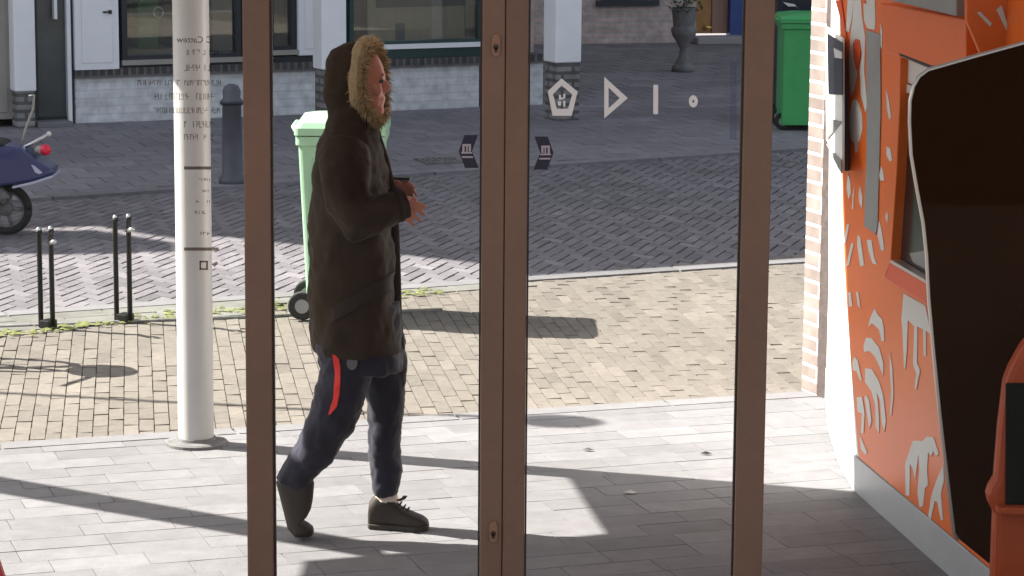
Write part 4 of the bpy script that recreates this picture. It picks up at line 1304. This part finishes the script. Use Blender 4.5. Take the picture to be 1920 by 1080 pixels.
# front zip flap
mb = MB(); mb.tube([Q(706, 250), Q(722, 300), Q(733, 350), Q(741, 430), Q(744, 520), Q(746, 600), Q(752, 655)], [.014, .016, .016, .016, .016, .016, .014], 10); mb.build("zip_flap", m_jacketdk, pk, smooth=True)
# fur trim: a ring of thousands of tapering hairs round the hood opening
mb = MB()
rc = Q(688, 152)
rg = random.Random(11)
for k_ in range(12000):
    w = rg.uniform(0, 2 * math.pi)
    rad = side_ * (.098 * math.cos(w)) + Vector((0, 0, .138 * math.sin(w)))
    base = rc + rad * rg.uniform(.86, 1.04) + nrm * (rg.uniform(-.02, .026) + max(0, -math.sin(w)) * .02)
    rd = rad.normalized()
    d = (rd * rg.uniform(-.35, 1.1) + nrm * rg.uniform(-.35, 1.0) + Vector((rg.gauss(0, .25), rg.gauss(0, .25), rg.gauss(-.15, .3)))).normalized()
    L = rg.uniform(.02, .044)
    sd = d.cross(Vector((rg.random(), rg.random(), rg.random()))).normalized() * rg.uniform(.0014, .0030)
    mid = base + d * L * .55 + Vector((0, 0, -.003))
    tp = base + d * L + Vector((0, 0, -.009))
    t_ = max(-1, min(1, rg.gauss(0, .5)))
    mb.add([base - sd, base + sd, mid + sd * .7, mid - sd * .7, tp], [(0, 1, 2, 3), (3, 2, 4)], t_)
n = 40
mb2 = []
nb_v = [rc + side_ * (.096 * math.cos(2 * math.pi * q / n)) + Vector((0, 0, .136 * math.sin(2 * math.pi * q / n))) for q in range(n + 1)]
cnt = len(mb.f)
mb.tube(nb_v, .03, 8)
mb.t += [-.5] * (len(mb.f) - cnt)
mb.build("fur_trim", m_fur, pk, recalc=False)
# shoes
def shoe(rows, name):
    mb = MB()
    mb.loft(rows)
    return finish(mb.build(name, m_shoe, pn), .006, 3)
def shoe_rings(heel, toe, up, lat, Ls, prof, ball=None):
    ax_ = (toe - heel)
    rings = []
    up_a = up
    for t, w, h0, h1 in prof:
        c = heel + ax_ * t
        if ball is not None:
            c = heel.lerp(ball, t / .68) if t < .68 else ball.lerp(toe, (t - .68) / .32)
            d_ = ((ball - heel).normalized().lerp((toe - ball).normalized(), min(1, max(0, (t - .5) / .3)))).normalized()
            up = (lat.cross(d_) * -1).normalized()
            if up.dot(up_a) < 0: up = -up
        ring = []
        for k_ in range(16):
            a = 2 * math.pi * k_ / 16
            cc, ss = math.cos(a), math.sin(a)
            hh_ = (h0 + h1) / 2 + (h1 - h0) / 2 * math.copysign(abs(ss) ** .75, ss)
            ring.append(c + lat * (w * math.copysign(abs(cc) ** .75, cc)) + up * hh_)
        rings.append(ring)
    return rings
prof = [(0, .022, .012, .055), (.02, .034, .0, .095), (.12, .038, .0, .128), (.30, .040, .0, .130), (.42, .041, .0, .108), (.58, .045, .0, .078), (.76, .049, .0, .060), (.90, .044, .002, .048), (.98, .028, .006, .036), (1.0, .012, .012, .026)]
# front foot flat on the slabs
hl, te = Q(690, 992, .085), Q(805, 992, .085)
hl = Vector((hl.x, hl.y, .003)); te = Vector((te.x, te.y - .03, .003))
shoe(shoe_rings(hl, te, Vector((0, 0, 1)), Vector((0, 1, 0)), 1, prof), "shoe")
# rear foot pushing off: heel up, toe down
te2 = Q(584, 990, -.085); hl2 = Q(516, 900, -.085)
upv = Vector((.80, 0, .62)).normalized()
te2 = Vector((te2.x, te2.y, .012))
axd = (te2 - hl2).normalized()
upv = (Vector((0, 0, 1)) - axd * axd.z).normalized()
prof2 = [(t, w * 1.16, h0, h1 * (1.08 if t < .25 else .92 if t < .35 else .95 if t < .5 else 1.1)) for t, w, h0, h1 in prof]
ball2 = Q(543, 990, -.085); ball2.z = .010
te2 = Q(588, 992, -.085); te2.z = .006
shoe(shoe_rings(hl2, te2, upv, Vector((0, 1, 0)), 1, prof2, ball2), "shoe")
MB().tube([Q(722, 925, .085), Q(726, 945, .085), Q(728, 962, .082)], [.044, .045, .040], 14).build("sock", m_sock, pn, smooth=True)
mb = MB()
for dx in (0, 4): mb.tube([Q(745 + dx, 938, .06), Q(754 + dx, 935, .05), Q(758 + dx, 930, .045)], .004, 6)
mb.build("lace", m_shoe, pn)
def sole(heel, toe, up, lat, pr):
    mb = MB()
    ax_ = toe - heel
    L_ = [heel + ax_ * t + lat * (w * 1.06) - up * .002 for t, w, h0, h1 in pr]
    R_ = [heel + ax_ * t - lat * (w * 1.06) - up * .002 for t, w, h0, h1 in pr]
    mb.prism(L_ + R_[::-1], up * .02)
    return mb.build("sole", m_sole, pn, bevel=.004)
sole(hl, te, Vector((0, 0, 1)), Vector((0, 1, 0)), prof)

def laces(pts):
    mb = MB()
    for a, b, dy0, dy1 in pts:
        mb.tube([Q(a, b, dy0), Q(a + 3, b - 5, (dy0 + dy1) / 2), Q(a, b, dy1)], .004, 6)
    mb.build("lace", m_sole, pn, smooth=True)
laces([(750, 946, .05, .12), (757, 952, .05, .12), (764, 957, .05, .12)])
MB().tube([Q(702, 940, .085), Q(726, 946, .085)], [.02, .045], 14).build("heel_tab", m_shoe, pn, smooth=True)
# small flat object in the far hand
hh0 = Q(752, 334, .02)
mb = MB(); mb.obox(hh0, Vector((1, -.1, -.02)).normalized(), Vector((.1, 1, 0)).normalized(), (0, 0, 1), .035, .02, .005)
tag(mb.build("handheld_object", m_black, origin=hh0, bevel=.003), "small dark flat object held in the walking person's far hand", "handheld object")

# litter on the slabs
for (px, py, mt, lab, nm) in ((1102, 846, m_bgrey, "small dark dry leaf on the sunlit slabs nearest the middle door post", "fallen_leaf"), (1181, 926, m_sticker, "small pale scrap on the shaded slabs", "paper_scrap"), (1323, 853, m_jacketdk, "tiny dark scrap on the sunlit slabs by the right door", "leaf_scrap")):
    g = G(px, py)
    mb = MB()
    pts = [(-.025, 0), (-.008, .012), (.02, .006), (.028, -.003), (.005, -.012)]
    mb.add([(g.x + a, g.y + b, .006 + .008 * abs(a) * 20 * .3) for a, b in pts] + [(g.x, g.y, .016)], [(i, (i + 1) % 5, 5) for i in range(5)])
    tag(mb.build(nm, mt, origin=(g.x, g.y, 0)), lab, "litter")
